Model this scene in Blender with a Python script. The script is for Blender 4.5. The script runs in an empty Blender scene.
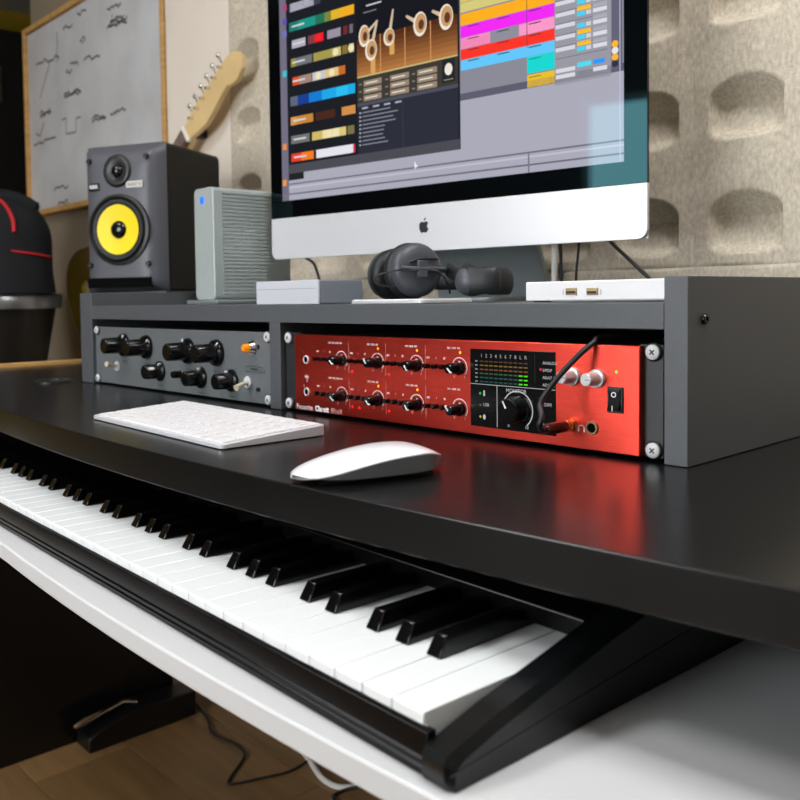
import bpy, bmesh, math, random
from mathutils import Matrix, Vector
random.seed(7)
PI = math.pi
scn = bpy.context.scene
COL = scn.collection
DZ = 0.78                      # height of the desk top above the floor; scene is written relative to the desk top

# ------------------------------------------------------------------ camera
CAM = Vector((0.81920, -0.61822, 0.13013)); YAW, PITCH, ROLL = 0.841065, -0.042125, -0.014404
F, CX, CY = 877.697, 400 - 37.096, 400 - 64.857
_f = Vector((-math.sin(YAW)*math.cos(PITCH), math.cos(YAW)*math.cos(PITCH), math.sin(PITCH)))
_r = Vector((math.cos(YAW), math.sin(YAW), 0)); _u = _r.cross(_f)
_R = math.cos(ROLL)*_r + math.sin(ROLL)*_u; _U = -math.sin(ROLL)*_r + math.cos(ROLL)*_u
cd = bpy.data.cameras.new('camera'); cam = bpy.data.objects.new('camera', cd); COL.objects.link(cam)
cd.sensor_width = 36; cd.lens = F/800*36; cd.shift_x = 37.096/800; cd.shift_y = -64.857/800
cd.clip_start = 0.02; cd.clip_end = 50
cd.dof.use_dof = True; cd.dof.focus_distance = 0.80; cd.dof.aperture_fstop = 11.0
mw = Matrix.Identity(4)
for i in range(3):
    mw[i][0], mw[i][1], mw[i][2] = _R[i], _U[i], -_f[i]
mw.translation = CAM + Vector((0, 0, DZ)); cam.matrix_world = mw
scn.camera = cam

# ------------------------------------------------------------------ world, exposure
w = bpy.data.worlds.new('world'); scn.world = w; w.use_nodes = True
w.node_tree.nodes['Background'].inputs[0].default_value = (0.75, 0.85, 1, 1)
w.node_tree.nodes['Background'].inputs[1].default_value = 0.5
scn.view_settings.view_transform = 'Standard'; scn.view_settings.look = 'None'
scn.view_settings.exposure = 0.05; scn.view_settings.gamma = 1.0
scn.view_settings.use_curve_mapping = False
WINDOW_POWER = 10.5            # daylight in the window behind the camera
LAMP_POWER = 18.5               # ceiling panel lamps

# ------------------------------------------------------------------ pixel -> place
def ray(x, y): return _f + _R*((x-CX)/F) - _U*((y-CY)/F)
def at(x, y, ax, val):
    d = ray(x, y); return CAM + d*((val-CAM[ax])/d[ax])
def AY(x, y, v): return at(x, y, 1, v)
def AZ(x, y, v): return at(x, y, 2, v)

# ------------------------------------------------------------------ materials
def lin(c):
    return tuple((v/12.92 if v <= 0.04045 else ((v+0.055)/1.055)**2.4) for v in c)
def rgb(r, g, b): return lin((r/255, g/255, b/255))
def mat(name, col, rough=0.5, metal=0.0, spec=0.5, noise=None, bump=None, coat=0.0, emit=None, tint=None, aniso=0.0, rvar=None):
    """noise=(scale, amount[, stretch xyz]) varies the colour; bump=(scale, strength)"""
    m = bpy.data.materials.new(name); m.use_nodes = True
    nt = m.node_tree; b = nt.nodes['Principled BSDF']; L = nt.links.new
    b.inputs['Base Color'].default_value = (*col, 1); b.inputs['Roughness'].default_value = rough
    b.inputs['Metallic'].default_value = metal; b.inputs['Specular IOR Level'].default_value = spec
    b.inputs['Coat Weight'].default_value = coat; b.inputs['Anisotropic'].default_value = aniso
    if tint: b.inputs['Specular Tint'].default_value = (*tint, 1)
    if emit:
        b.inputs['Emission Color'].default_value = (*emit[0], 1); b.inputs['Emission Strength'].default_value = emit[1]
    tc = None
    def coord(stretch):
        nonlocal tc
        if tc is None: tc = nt.nodes.new('ShaderNodeTexCoord')
        mp = nt.nodes.new('ShaderNodeMapping'); mp.inputs['Scale'].default_value = stretch
        L(tc.outputs['Object'], mp.inputs['Vector']); return mp.outputs['Vector']
    if noise:
        st = noise[2] if len(noise) > 2 else (1, 1, 1)
        n = nt.nodes.new('ShaderNodeTexNoise'); n.inputs['Scale'].default_value = noise[0]; n.inputs['Detail'].default_value = 5
        L(coord(st), n.inputs['Vector'])
        mr = nt.nodes.new('ShaderNodeMapRange')
        mr.inputs[1].default_value = 0.25; mr.inputs[2].default_value = 0.75
        mr.inputs[3].default_value = 1-noise[1]; mr.inputs[4].default_value = 1+noise[1]
        L(n.outputs['Fac'], mr.inputs[0])
        mx = nt.nodes.new('ShaderNodeVectorMath'); mx.operation = 'SCALE'
        mx.inputs[0].default_value = col; L(mr.outputs[0], mx.inputs['Scale']); L(mx.outputs[0], b.inputs['Base Color'])
    if rvar:
        st = rvar[2] if len(rvar) > 2 else (1, 1, 1)
        n = nt.nodes.new('ShaderNodeTexNoise'); n.inputs['Scale'].default_value = rvar[0]; L(coord(st), n.inputs['Vector'])
        mr = nt.nodes.new('ShaderNodeMapRange'); mr.inputs[3].default_value = rough-rvar[1]; mr.inputs[4].default_value = rough+rvar[1]
        L(n.outputs['Fac'], mr.inputs[0]); L(mr.outputs[0], b.inputs['Roughness'])
    if bump:
        st = bump[2] if len(bump) > 2 else (1, 1, 1)
        n = nt.nodes.new('ShaderNodeTexNoise'); n.inputs['Scale'].default_value = bump[0]; n.inputs['Detail'].default_value = 3
        L(coord(st), n.inputs['Vector'])
        bp = nt.nodes.new('ShaderNodeBump'); bp.inputs['Strength'].default_value = bump[1]; bp.inputs['Distance'].default_value = 0.001
        L(n.outputs['Fac'], bp.inputs['Height']); L(bp.outputs[0], b.inputs['Normal'])
    return m
def mat_print(name, emit=0.0, rough=0.4, spec=0.5, tint=None):
    """flat print: colour comes from the mesh's 'Col' attribute (lettering, screens)"""
    m = bpy.data.materials.new(name); m.use_nodes = True; nt = m.node_tree; b = nt.nodes['Principled BSDF']
    a = nt.nodes.new('ShaderNodeVertexColor'); a.layer_name = 'Col'
    b.inputs['Roughness'].default_value = rough; b.inputs['Specular IOR Level'].default_value = spec
    if tint: b.inputs['Specular Tint'].default_value = (*tint, 1)
    if emit:
        b.inputs['Base Color'].default_value = (0.004, 0.004, 0.005, 1)
        nt.links.new(a.outputs[0], b.inputs['Emission Color']); b.inputs['Emission Strength'].default_value = emit
    else:
        nt.links.new(a.outputs[0], b.inputs['Base Color'])
    return m

DESK = mat('desk_black_laminate', rgb(12, 13, 14), 0.25, bump=(700, 0.03), rvar=(9, 0.03))
HUTCH = mat('hutch_grey_laminate', rgb(80, 83, 87), 0.45, noise=(900, 0.10), bump=(900, 0.12))
WHITELAM = mat('white_laminate', rgb(206, 207, 208), 0.38, noise=(4, 0.02))
PINE = mat('pine', rgb(205, 160, 95), 0.5, noise=(6, 0.22, (1, 1, 14)))
PINE_X = mat('pine_rail', rgb(205, 160, 95), 0.5, noise=(6, 0.22, (14, 1, 1)))
BLACK = mat('black_plastic', rgb(26, 27, 28), 0.38, bump=(500, 0.05))
BLACKGL = mat('black_gloss', rgb(12, 12, 13), 0.16)
BLACKMETAL = mat('black_rack_metal', rgb(38, 40, 43), 0.42, noise=(400, 0.08))
DARK = mat('dark_void', rgb(14, 14, 14), 0.7)
RED = mat('red_anodised_metal', (0.90, 0.085, 0.058), 0.30, metal=1.0, noise=(40, 0.12, (1.2, 1, 60)), bump=(60, 0.12, (1.2, 1, 60)))
GREYMETAL = mat('grey_painted_metal', rgb(110, 115, 118), 0.45, metal=0.25, noise=(30, 0.05))
CHROME = mat('chrome', rgb(225, 225, 225), 0.12, metal=1.0)
STEEL = mat('steel_screw', rgb(205, 207, 208), 0.45, metal=0.0)
GOLD = mat('brass_plug', rgb(222, 170, 90), 0.25, metal=1.0)
COPPER = mat('copper_plug_body', rgb(92, 40, 30), 0.25, metal=0.6, coat=0.3)
ALU = mat('aluminium', rgb(212, 213, 216), 0.38, metal=0.25, noise=(300, 0.015))
ALUG = mat('aluminium_grey', rgb(150, 158, 160), 0.36, metal=0.45, noise=(120, 0.03))
DRIVE = mat('drive_aluminium', rgb(176, 186, 184), 0.42, metal=0.2, noise=(120, 0.03))
GLASSBLACK = mat('screen_bezel_glass', rgb(5, 5, 6), 0.03, spec=0.25, tint=(0.30, 0.88, 1.0))
WHITEPL = mat('white_plastic', rgb(238, 238, 240), 0.3)
WHITEGL = mat('white_gloss_plastic', rgb(242, 243, 246), 0.12, coat=0.4)
KEYWHITE = mat('key_white', rgb(236, 240, 240), 0.22)
KEYBLACK = mat('key_black', rgb(8, 8, 9), 0.13)
PIANO = mat('piano_black', rgb(6, 6, 7), 0.25, spec=0.2, bump=(700, 0.02))
PIANOSIDE = mat('piano_black_satin', rgb(11, 13, 14), 0.26, spec=0.4)
SPK = mat('speaker_vinyl', rgb(15, 15, 16), 0.5, spec=0.25, bump=(700, 0.12))
SPKF = mat('speaker_baffle', rgb(84, 85, 92), 0.42)
RUBBER = mat('rubber', rgb(24, 24, 26), 0.55)
YELLOW = mat('yellow_cone', rgb(250, 222, 8), 0.45, bump=(300, 0.15))
PULP = mat('pulp_fibre', rgb(200, 190, 172), 0.9, spec=0.15, noise=(230, 0.24, (1, 1, 0.5)), bump=(420, 0.5))
PLASTER = mat('taupe_plaster', rgb(150, 138, 120), 0.85, spec=0.2, noise=(5, 0.08), bump=(60, 0.2))
CREAM = mat('cream_board', rgb(236, 226, 212), 0.6, noise=(8, 0.03))
ROOMWALL = mat('room_wall_paint', rgb(205, 200, 190), 0.8, noise=(3, 0.03))
FRONTWALL = mat('front_wall_paint', rgb(104, 104, 106), 0.8, noise=(3, 0.03))
CEIL = mat('ceiling_paint', rgb(196, 196, 190), 0.85, noise=(3, 0.03))
YELLOWWALL = mat('ochre_paint', rgb(170, 140, 20), 0.8, noise=(5, 0.05))
WBOARD = mat('whiteboard_enamel', rgb(206, 208, 211), 0.3, noise=(6, 0.16))
MAPLE = mat('maple_wood', rgb(226, 196, 140), 0.4, noise=(10, 0.1, (1, 1, 1)))
ROSEWOOD = mat('rosewood', rgb(98, 62, 42), 0.5, noise=(40, 0.2))
BURST = mat('sunburst_brown', rgb(70, 52, 30), 0.25, noise=(5, 0.3), coat=0.3)
FABRIC = mat('black_nylon', rgb(32, 33, 36), 0.85, spec=0.2, bump=(500, 0.4), noise=(12, 0.12))
REDTRIM = mat('red_trim', rgb(190, 22, 34), 0.6)
DRUM = mat('drum_black_lacquer', rgb(28, 25, 22), 0.35, noise=(6, 0.15))
DRUMRIM = mat('drum_steel_rim', rgb(135, 137, 137), 0.3, metal=0.8)
CABLE = mat('cable_black', rgb(28, 28, 30), 0.5)
CABLEW = mat('cable_white', rgb(236, 235, 232), 0.5)
HPLEATHER = mat('ear_pad_leather', rgb(24, 27, 29), 0.5, bump=(300, 0.2))
HPPLASTIC = mat('headphone_plastic', rgb(70, 74, 80), 0.42)
USBMETAL = mat('usb_metal', rgb(170, 150, 110), 0.35, metal=0.9)
BOXWHITE = mat('box_white', rgb(196, 199, 205), 0.5)
BOXGREY = mat('box_side_grey', rgb(132, 139, 150), 0.5)
LED_AMBER = mat('led_amber', rgb(255, 160, 20), 0.4, emit=(rgb(255, 150, 10), 1.0))
LED_RED = mat('led_red', rgb(255, 20, 30), 0.4, emit=(rgb(255, 12, 30), 0.9))
LED_GREEN = mat('led_green', rgb(90, 255, 30), 0.4, emit=(rgb(80, 230, 20), 0.8))
LED_BLUE = mat('led_blue', rgb(20, 90, 255), 0.4, emit=(rgb(15, 95, 255), 1.1))
LAMPAMBER = mat('amber_lens', rgb(238, 140, 20), 0.2, emit=(rgb(230, 120, 10), 0.25))
PRINT = mat_print('panel_print')
PRINT_SCREEN = mat_print('screen_image', emit=1.0, rough=0.03, spec=0.25, tint=(0.30, 0.88, 1.0))
PRINT_METER = mat_print('meter_image', emit=0.8, rough=0.2)
PEDAL = mat('pedal_black', rgb(13, 13, 14), 0.35)
BORE = mat('socket_bore', rgb(3, 3, 3), 0.9, spec=0.1)
SILVERKNOB = mat('silver_knob', rgb(225, 224, 224), 0.28, metal=0.55)
WARDROBE = mat('black_wardrobe', rgb(22, 22, 21), 0.5)
INK = mat('marker_ink', rgb(70, 72, 76), 0.6)

def mat_wood_floor():
    m = bpy.data.materials.new('floor_laminate'); m.use_nodes = True; nt = m.node_tree; b = nt.nodes['Principled BSDF']; L = nt.links.new
    tc = nt.nodes.new('ShaderNodeTexCoord'); oi = nt.nodes.new('ShaderNodeObjectInfo')
    mu = nt.nodes.new('ShaderNodeMath'); mu.operation = 'MULTIPLY'; mu.inputs[1].default_value = 40; L(oi.outputs['Random'], mu.inputs[0])
    ad = nt.nodes.new('ShaderNodeVectorMath'); ad.operation = 'ADD'; L(tc.outputs['Object'], ad.inputs[0]); L(mu.outputs[0], ad.inputs[1])
    mp = nt.nodes.new('ShaderNodeMapping'); mp.inputs['Scale'].default_value = (1.6, 14, 1); L(ad.outputs[0], mp.inputs['Vector'])
    n = nt.nodes.new('ShaderNodeTexNoise'); n.inputs['Scale'].default_value = 3; n.inputs['Detail'].default_value = 6; L(mp.outputs[0], n.inputs['Vector'])
    cr = nt.nodes.new('ShaderNodeValToRGB')
    cr.color_ramp.elements[0].color = (*rgb(122, 94, 60), 1); cr.color_ramp.elements[1].color = (*rgb(164, 127, 82), 1)
    cr.color_ramp.elements[0].position = 0.25; cr.color_ramp.elements[1].position = 0.8
    L(n.outputs['Fac'], cr.inputs[0])
    mr = nt.nodes.new('ShaderNodeMapRange'); mr.inputs[3].default_value = 0.82; mr.inputs[4].default_value = 1.12; L(oi.outputs['Random'], mr.inputs[0])
    sc_ = nt.nodes.new('ShaderNodeVectorMath'); sc_.operation = 'SCALE'; L(cr.outputs[0], sc_.inputs[0]); L(mr.outputs[0], sc_.inputs['Scale'])
    L(sc_.outputs[0], b.inputs['Base Color']); b.inputs['Roughness'].default_value = 0.42
    return m
FLOOR = mat_wood_floor()

# ------------------------------------------------------------------ mesh helpers
def box(bm, x0, x1, y0, y1, z0, z1):
    r = bmesh.ops.create_cube(bm, size=1)
    bmesh.ops.transform(bm, verts=r['verts'], matrix=Matrix.Translation(((x0+x1)/2, (y0+y1)/2, (z0+z1)/2)) @ Matrix.Diagonal((abs(x1-x0), abs(y1-y0), abs(z1-z0), 1)))
    return r['verts']
def bx(*a):
    bm = bmesh.new(); box(bm, *a); return bm
def axis_matrix(p, d):
    d = Vector(d).normalized(); q = Vector((0, 0, 1)).rotation_difference(d)
    return Matrix.Translation(Vector(p)) @ q.to_matrix().to_4x4()
def cone(bm, p, d, r0, r1, h, n=24):
    """from p along d"""
    r = bmesh.ops.create_cone(bm, cap_ends=True, segments=n, radius1=r0, radius2=r1, depth=h)
    bmesh.ops.transform(bm, verts=r['verts'], matrix=axis_matrix(p, d) @ Matrix.Translation((0, 0, h/2))); return r['verts']
def lathe(bm, prof, p=(0, 0, 0), d=(0, 0, 1), n=32):
    """prof: list of (radius, height); closed at ends with radius 0"""
    M = axis_matrix(p, d); rings = []
    for r, h in prof:
        if r < 1e-6: rings.append([bm.verts.new(M @ Vector((0, 0, h)))])
        else: rings.append([bm.verts.new(M @ Vector((r*math.cos(2*PI*i/n), r*math.sin(2*PI*i/n), h))) for i in range(n)])
    for a, b in zip(rings[:-1], rings[1:]):
        for i in range(n):
            j = (i+1) % n
            if len(a) == 1 and len(b) == 1: continue
            if len(a) == 1: bm.faces.new((a[0], b[i], b[j]))
            elif len(b) == 1: bm.faces.new((a[i], a[j], b[0]))
            else: bm.faces.new((a[i], a[j], b[j], b[i]))
    bmesh.ops.recalc_face_normals(bm, faces=bm.faces[:])
def prism(bm, pts, axis, a, b):
    """extrude polygon; axis 0: pts are (y,z); 1: (x,z); 2: (x,y)"""
    def mk(p, t):
        return Vector((t, p[0], p[1])) if axis == 0 else Vector((p[0], t, p[1])) if axis == 1 else Vector((p[0], p[1], t))
    A = [bm.verts.new(mk(p, a)) for p in pts]; B = [bm.verts.new(mk(p, b)) for p in pts]; n = len(pts)
    bm.faces.new(A); bm.faces.new(B[::-1])
    for i in range(n): bm.faces.new((A[i], B[i], B[(i+1) % n], A[(i+1) % n]))
    bmesh.ops.recalc_face_normals(bm, faces=bm.faces[:])
def tube(bm, pts, r, n=10):
    pts = [Vector(p) for p in pts]; rings = []; up = Vector((0.13, 0.27, 1)).normalized()
    for i, p in enumerate(pts):
        t = (pts[min(i+1, len(pts)-1)] - pts[max(i-1, 0)]).normalized()
        s = t.cross(up)
        if s.length < 1e-4: s = t.cross(Vector((1, 0, 0)))
        s.normalize(); k = s.cross(t); up = k
        rr = r[i] if isinstance(r, (list, tuple)) else r
        rings.append([bm.verts.new(p + s*rr*math.cos(2*PI*j/n) + k*rr*math.sin(2*PI*j/n)) for j in range(n)])
    for a, b in zip(rings[:-1], rings[1:]):
        for j in range(n): bm.faces.new((a[j], a[(j+1) % n], b[(j+1) % n], b[j]))
    bm.faces.new(rings[0][::-1]); bm.faces.new(rings[-1])
    bmesh.ops.recalc_face_normals(bm, faces=bm.faces[:])
def smooth_path(P, k=8):
    P = [Vector(p) for p in P]; out = []
    for i in range(len(P)-1):
        p0, p1, p2, p3 = P[max(i-1, 0)], P[i], P[i+1], P[min(i+2, len(P)-1)]
        for j in range(k):
            t = j/k
            out.append(0.5*((2*p1)+(p2-p0)*t+(2*p0-5*p1+4*p2-p3)*t*t+(3*p1-p0-3*p2+p3)*t**3))
    return out + [P[-1]]
def rrect(x0, x1, y0, y1, r, n=5, corners=(1, 1, 1, 1)):
    """rounded rectangle polygon, corners in order BL, BR, TR, TL"""
    out = []
    for (cx, cy, a0, on) in ((x0, y0, PI, corners[0]), (x1, y0, 1.5*PI, corners[1]), (x1, y1, 0, corners[2]), (x0, y1, PI/2, corners[3])):
        if not on: out.append((cx, cy)); continue
        px = cx + (r if cx == x0 else -r); py = cy + (r if cy == y0 else -r)
        for i in range(n+1):
            a = a0 + PI/2*i/n; out.append((px+r*math.cos(a), py+r*math.sin(a)))
    return out

# ------------------------------------------------------------------ object helpers
MW = {}
def thing(name, label, cat, loc=(0, 0, 0), rotz=0.0, group=None):
    o = bpy.data.objects.new(name, None); COL.objects.link(o); o.empty_display_size = 0.03
    o.location = loc; o.rotation_euler = (0, 0, rotz); o['label'] = label; o['category'] = cat
    if group: o['group'] = group
    MW[o.name] = Matrix.Translation(Vector(loc)) @ Matrix.Rotation(rotz, 4, 'Z')
    return o
def mk(name, me, material, parent=None):
    o = bpy.data.objects.new(name, me); COL.objects.link(o)
    if material is not None and not me.materials: me.materials.append(material)
    if parent is not None: o.parent = parent
    return o
def obj(name, bm, material, parent=None, bevel=0.0, smooth=35, local=False, seg=2, label=None):
    """bm in scene coordinates unless local; children are brought into the root's frame"""
    if parent is not None and not local:
        root = parent
        while root.parent is not None: root = root.parent
        bm.transform(MW[root.name].inverted()) if root.name in MW else None
    me = bpy.data.meshes.new(name); bm.to_mesh(me); bm.free()
    if smooth:
        me.shade_smooth(); me.set_sharp_from_angle(angle=math.radians(smooth))
    o = mk(name, me, material, parent)
    if bevel:
        md = o.modifiers.new('bevel', 'BEVEL'); md.width = bevel; md.segments = seg; md.limit_method = 'ANGLE'; md.angle_limit = math.radians(40)
    if label: o['label'] = label
    return o
def tag(o, label, cat, group=None):
    o['label'] = label; o['category'] = cat
    if group: o['group'] = group
    return o
def struct(o):
    o['kind'] = 'structure'; return o
def copy_part(src, parent, loc, rot=None):
    o = src.copy(); COL.objects.link(o); o.parent = parent; o.location = loc
    if rot: o.rotation_euler = rot
    return o

class Decal:
    """flat print in the XZ plane facing -Y; layers lift later shapes a hair"""
    def __init__(s): s.polys = []
    def poly(s, pts, col, layer=0): s.polys.append((pts, lin(tuple(c/255 for c in col)), layer))
    def rect(s, x0, x1, z0, z1, col, layer=0): s.poly([(x0, z0), (x1, z0), (x1, z1), (x0, z1)], col, layer)
    def disc(s, x, z, rx, rz, col, layer=0, n=18): s.poly([(x+rx*math.cos(2*PI*i/n), z+rz*math.sin(2*PI*i/n)) for i in range(n)], col, layer)
    def arc(s, x, z, r, wd, a0, a1, col, layer=0, n=16):
        for i in range(n):
            p, q = a0+(a1-a0)*i/n, a0+(a1-a0)*(i+1)/n
            s.poly([(x+(r-wd)*math.cos(p), z+(r-wd)*math.sin(p)), (x+r*math.cos(p), z+r*math.sin(p)), (x+r*math.cos(q), z+r*math.sin(q)), (x+(r-wd)*math.cos(q), z+(r-wd)*math.sin(q))], col, layer)
    def text(s, body, x, z, size, col, layer=0, align='LEFT', bold=0.0):
        cu = bpy.data.curves.new('t', 'FONT'); cu.body = body; cu.size = size; cu.align_x = align; cu.offset = bold; cu.resolution_u = 2
        ob = bpy.data.objects.new('t', cu); COL.objects.link(ob)
        dg = bpy.context.evaluated_depsgraph_get(); me = bpy.data.meshes.new_from_object(ob.evaluated_get(dg))
        c = lin(tuple(k/255 for k in col))
        for p in me.polygons:
            s.polys.append(([(x+me.vertices[v].co.x, z+me.vertices[v].co.y) for v in p.vertices], c, layer))
        bpy.data.objects.remove(ob); bpy.data.curves.remove(cu); bpy.data.meshes.remove(me)
    def build(s, name, y, material, parent=None, local=False, step=6e-5):
        V, Fc, C = [], [], []
        M = Matrix.Identity(4)
        if parent is not None and not local:
            root = parent
            while root.parent is not None: root = root.parent
            M = MW[root.name].inverted()
        for pts, col, ly in s.polys:
            a = sum(pts[i][0]*pts[(i+1) % len(pts)][1]-pts[(i+1) % len(pts)][0]*pts[i][1] for i in range(len(pts)))
            if a < 0: pts = pts[::-1]
            b = len(V); V += [tuple(M @ Vector((p[0], y-ly*step, p[1]))) for p in pts]; Fc.append(tuple(range(b, len(V)))); C += [col]*len(pts)
        me = bpy.data.meshes.new(name); me.from_pydata(V, [], Fc)
        at_ = me.color_attributes.new('Col', 'FLOAT_COLOR', 'CORNER')
        buf = []
        for c in C: buf += [c[0], c[1], c[2], 1.0]
        at_.data.foreach_set('color', buf)
        return mk(name, me, material, parent)

# ================================================================== SETTING
ZF, ZC = -DZ, 1.62
WY = 0.564                                   # back wall
YFR = -2.4                                  # wall behind the camera
SUB = mat('sub_floor', rgb(40, 32, 24), 0.8)
flo = struct(obj('floor', bx(-3.85, 2.7, -2.5, 1.9, ZF-0.1, ZF-0.006), SUB))
bm = bmesh.new(); box(bm, 0.0006, 1.2794, 0.0006, 0.1914, -0.0059, 0.0)
pk = obj('plank', bm, FLOOR, flo, bevel=0.0006, smooth=0, local=True, seg=1); pk.location = (-3.85, -2.5, ZF)
for r in range(23):
    off = (0.0, 0.47, 0.85)[r % 3]
    for c in range(-1, 6):
        x = -3.85+1.28*c+off
        if x < -3.75-1.0 or x > 2.55 or (r == 0 and c == 0): continue
        if x < -3.84 or x+1.28 > 2.69:            # cut boards at the walls
            xa_, xb_ = max(x, -3.75), min(x+1.28, 2.6)
            bm = bmesh.new(); box(bm, xa_-x+0.0006, xb_-x-0.0006, 0.0006, 0.1914, -0.0059, 0.0); o = obj('plank', bm, FLOOR, flo, smooth=0, local=True); o.location = (x, -2.5+0.192*r, ZF)
        else: copy_part(pk, flo, (x, -2.5+0.192*r, ZF))
struct(obj('ceiling', bx(-3.85, 2.7, -2.5, 1.9, ZC, ZC+0.1), CEIL))
struct(obj('wall_back', bx(-2.165, 2.7, WY, WY+0.12, ZF, ZC), PLASTER))
struct(obj('wall_alcove_side', bx(-2.165, -2.065, WY+0.12, 1.9, ZF, ZC), ROOMWALL))
struct(obj('wall_alcove_back', bx(-3.85, -2.165, 1.8, 1.9, ZF, ZC), ROOMWALL))
struct(obj('wall_left', bx(-3.85, -3.75, -2.5, 1.9, ZF, ZC), YELLOWWALL))
struct(obj('wall_right', bx(2.6, 2.7, -2.5, WY, ZF, ZC), ROOMWALL))
WX0, WX1, WZ0, WZ1 = -0.724, 0.55, -0.12, 0.99
bm = bmesh.new()
box(bm, -3.75, WX0, YFR-0.1, YFR, ZF, ZC); box(bm, WX1, 2.6, YFR-0.1, YFR, ZF, ZC)
box(bm, WX0, WX1, YFR-0.1, YFR, ZF, WZ0); box(bm, WX0, WX1, YFR-0.1, YFR, WZ1, ZC)
struct(obj('wall_front', bm, FRONTWALL))
# window behind the camera: the daylight of the room
win = bpy.data.objects.new('window_1', None); COL.objects.link(win); struct(win); win.location = (0, YFR, WZ0); MW['window_1'] = Matrix.Translation((0, YFR, WZ0))
bm = bmesh.new()
box(bm, WX0, WX0+0.03, YFR-0.08, YFR+0.01, WZ0, WZ1); box(bm, WX1-0.03, WX1, YFR-0.08, YFR+0.01, WZ0, WZ1)
box(bm, WX0+0.03, WX1-0.03, YFR-0.08, YFR+0.01, WZ0, WZ0+0.03); box(bm, WX0+0.03, WX1-0.03, YFR-0.08, YFR+0.01, WZ1-0.03, WZ1)
obj('window_frame', bm, WHITEPL, win)
DAY = bpy.data.materials.new('daylight_pane'); DAY.use_nodes = True
_b = DAY.node_tree.nodes['Principled BSDF']; _b.inputs['Base Color'].default_value = (0.1, 0.1, 0.1, 1)
_b.inputs['Emission Color'].default_value = (0.96, 0.98, 1.0, 1); _b.inputs['Emission Strength'].default_value = WINDOW_POWER
obj('window_pane', bx(WX0+0.03, WX1-0.03, YFR-0.06, YFR-0.05, WZ0+0.03, WZ1-0.03), DAY, win, smooth=0)

# moulded pulp panels on the back wall: one mesh, shared
PX, PZ = 0.142, 0.151
def pulp_panel_mesh(nx=3, nz=3, cell=0.003):
    W, H = nx*PX, nz*PZ; cx, cz = int(W/cell), int(H/cell)
    V, Fc = [], []
    sm = lambda t: t*t*(3-2*t) if 0 < t < 1 else (0.0 if t <= 0 else 1.0)
    def depth(x, z):
        u = (x % PX) - PX/2; q = z % PZ                   # column centre, height above the row's origin
        hw = 0.0500
        d = 0.0012*math.cos(2*PI*u/PX) + 0.0006*math.sin(x*47+z*31) + 0.0005*math.sin(z*83-x*29)
        if abs(u) < hw:
            e = math.sqrt(1-(u/hw)**2)
            zb = 0.0375 - 0.0135*e                        # lower lip, bowed down
            zt = 0.0660 + 0.0330*e                        # upper arc
            zm = 0.0655                                   # straight crease across the pocket
            side = sm((hw-abs(u))/0.005)
            if zm <= q < zt:                              # roof of the pocket, facing down
                d -= side*0.030*(1-(q-zm)/(zt-zm))*min(1.0, e*1.5)
            elif zb+0.005 < q < zm:                       # floor of the pocket, leaning back
                t = (q-zb-0.005)/(zm-zb-0.005)
                d -= side*(0.019+0.011*t)*min(1.0, e*1.5)
            elif zb-0.009 < q <= zb+0.005:                # broad bevelled lip
                t = (q-zb+0.009)/0.014
                d -= side*0.019*t*min(1.0, e*1.5)
        return d
    for j in range(cz+1):
        for i in range(cx+1):
            x, z = W*i/cx, H*j/cz
            dd = -0.0015 if (i == 0 or j == 0 or i == cx or j == cz) else depth(x, z)
            V.append((x, -dd, z))
    n = cx+1
    for j in range(cz):
        for i in range(cx):
            a = j*n+i; Fc.append((a, a+1, a+n+1, a+n))
    m0 = len(V)
    rim = [i for i in range(n)] + [j*n+cx for j in range(1, cz+1)] + [cz*n+i for i in range(cx-1, -1, -1)] + [j*n for j in range(cz-1, 0, -1)]
    for k in rim: V.append((V[k][0], 0.0350, V[k][2]))
    for k in range(len(rim)):
        k2 = (k+1) % len(rim); Fc.append((rim[k], m0+k, m0+k2, rim[k2]))
    me = bpy.data.meshes.new('pulp_panel'); me.from_pydata(V, [], Fc); me.shade_smooth(); me.set_sharp_from_angle(angle=math.radians(50)); me.materials.append(PULP); return me
pm, pm2 = pulp_panel_mesh(), pulp_panel_mesh(2, 3)
x_col = 0.2917 - PX/2; z_row = 0.3413 - 0.024
wallb = bpy.data.objects['wall_back']
for i in range(-3, 4):
    for j in range(-1, 3):
        x = x_col + 3*PX*i; z = z_row + 3*PZ*j - PZ
        o = mk('pulp_panel', pm2 if i == -3 else pm, None, wallb); o.location = (x+(PX if i == -3 else 0), 0.5285, z)
# cream board between whiteboard and pulp panels
cb = obj('cream_board', bx(-1.205, -0.917, 0.530, WY-0.001, ZF+0.02, ZC-0.02), CREAM, wallb, bevel=0.002)

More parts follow.
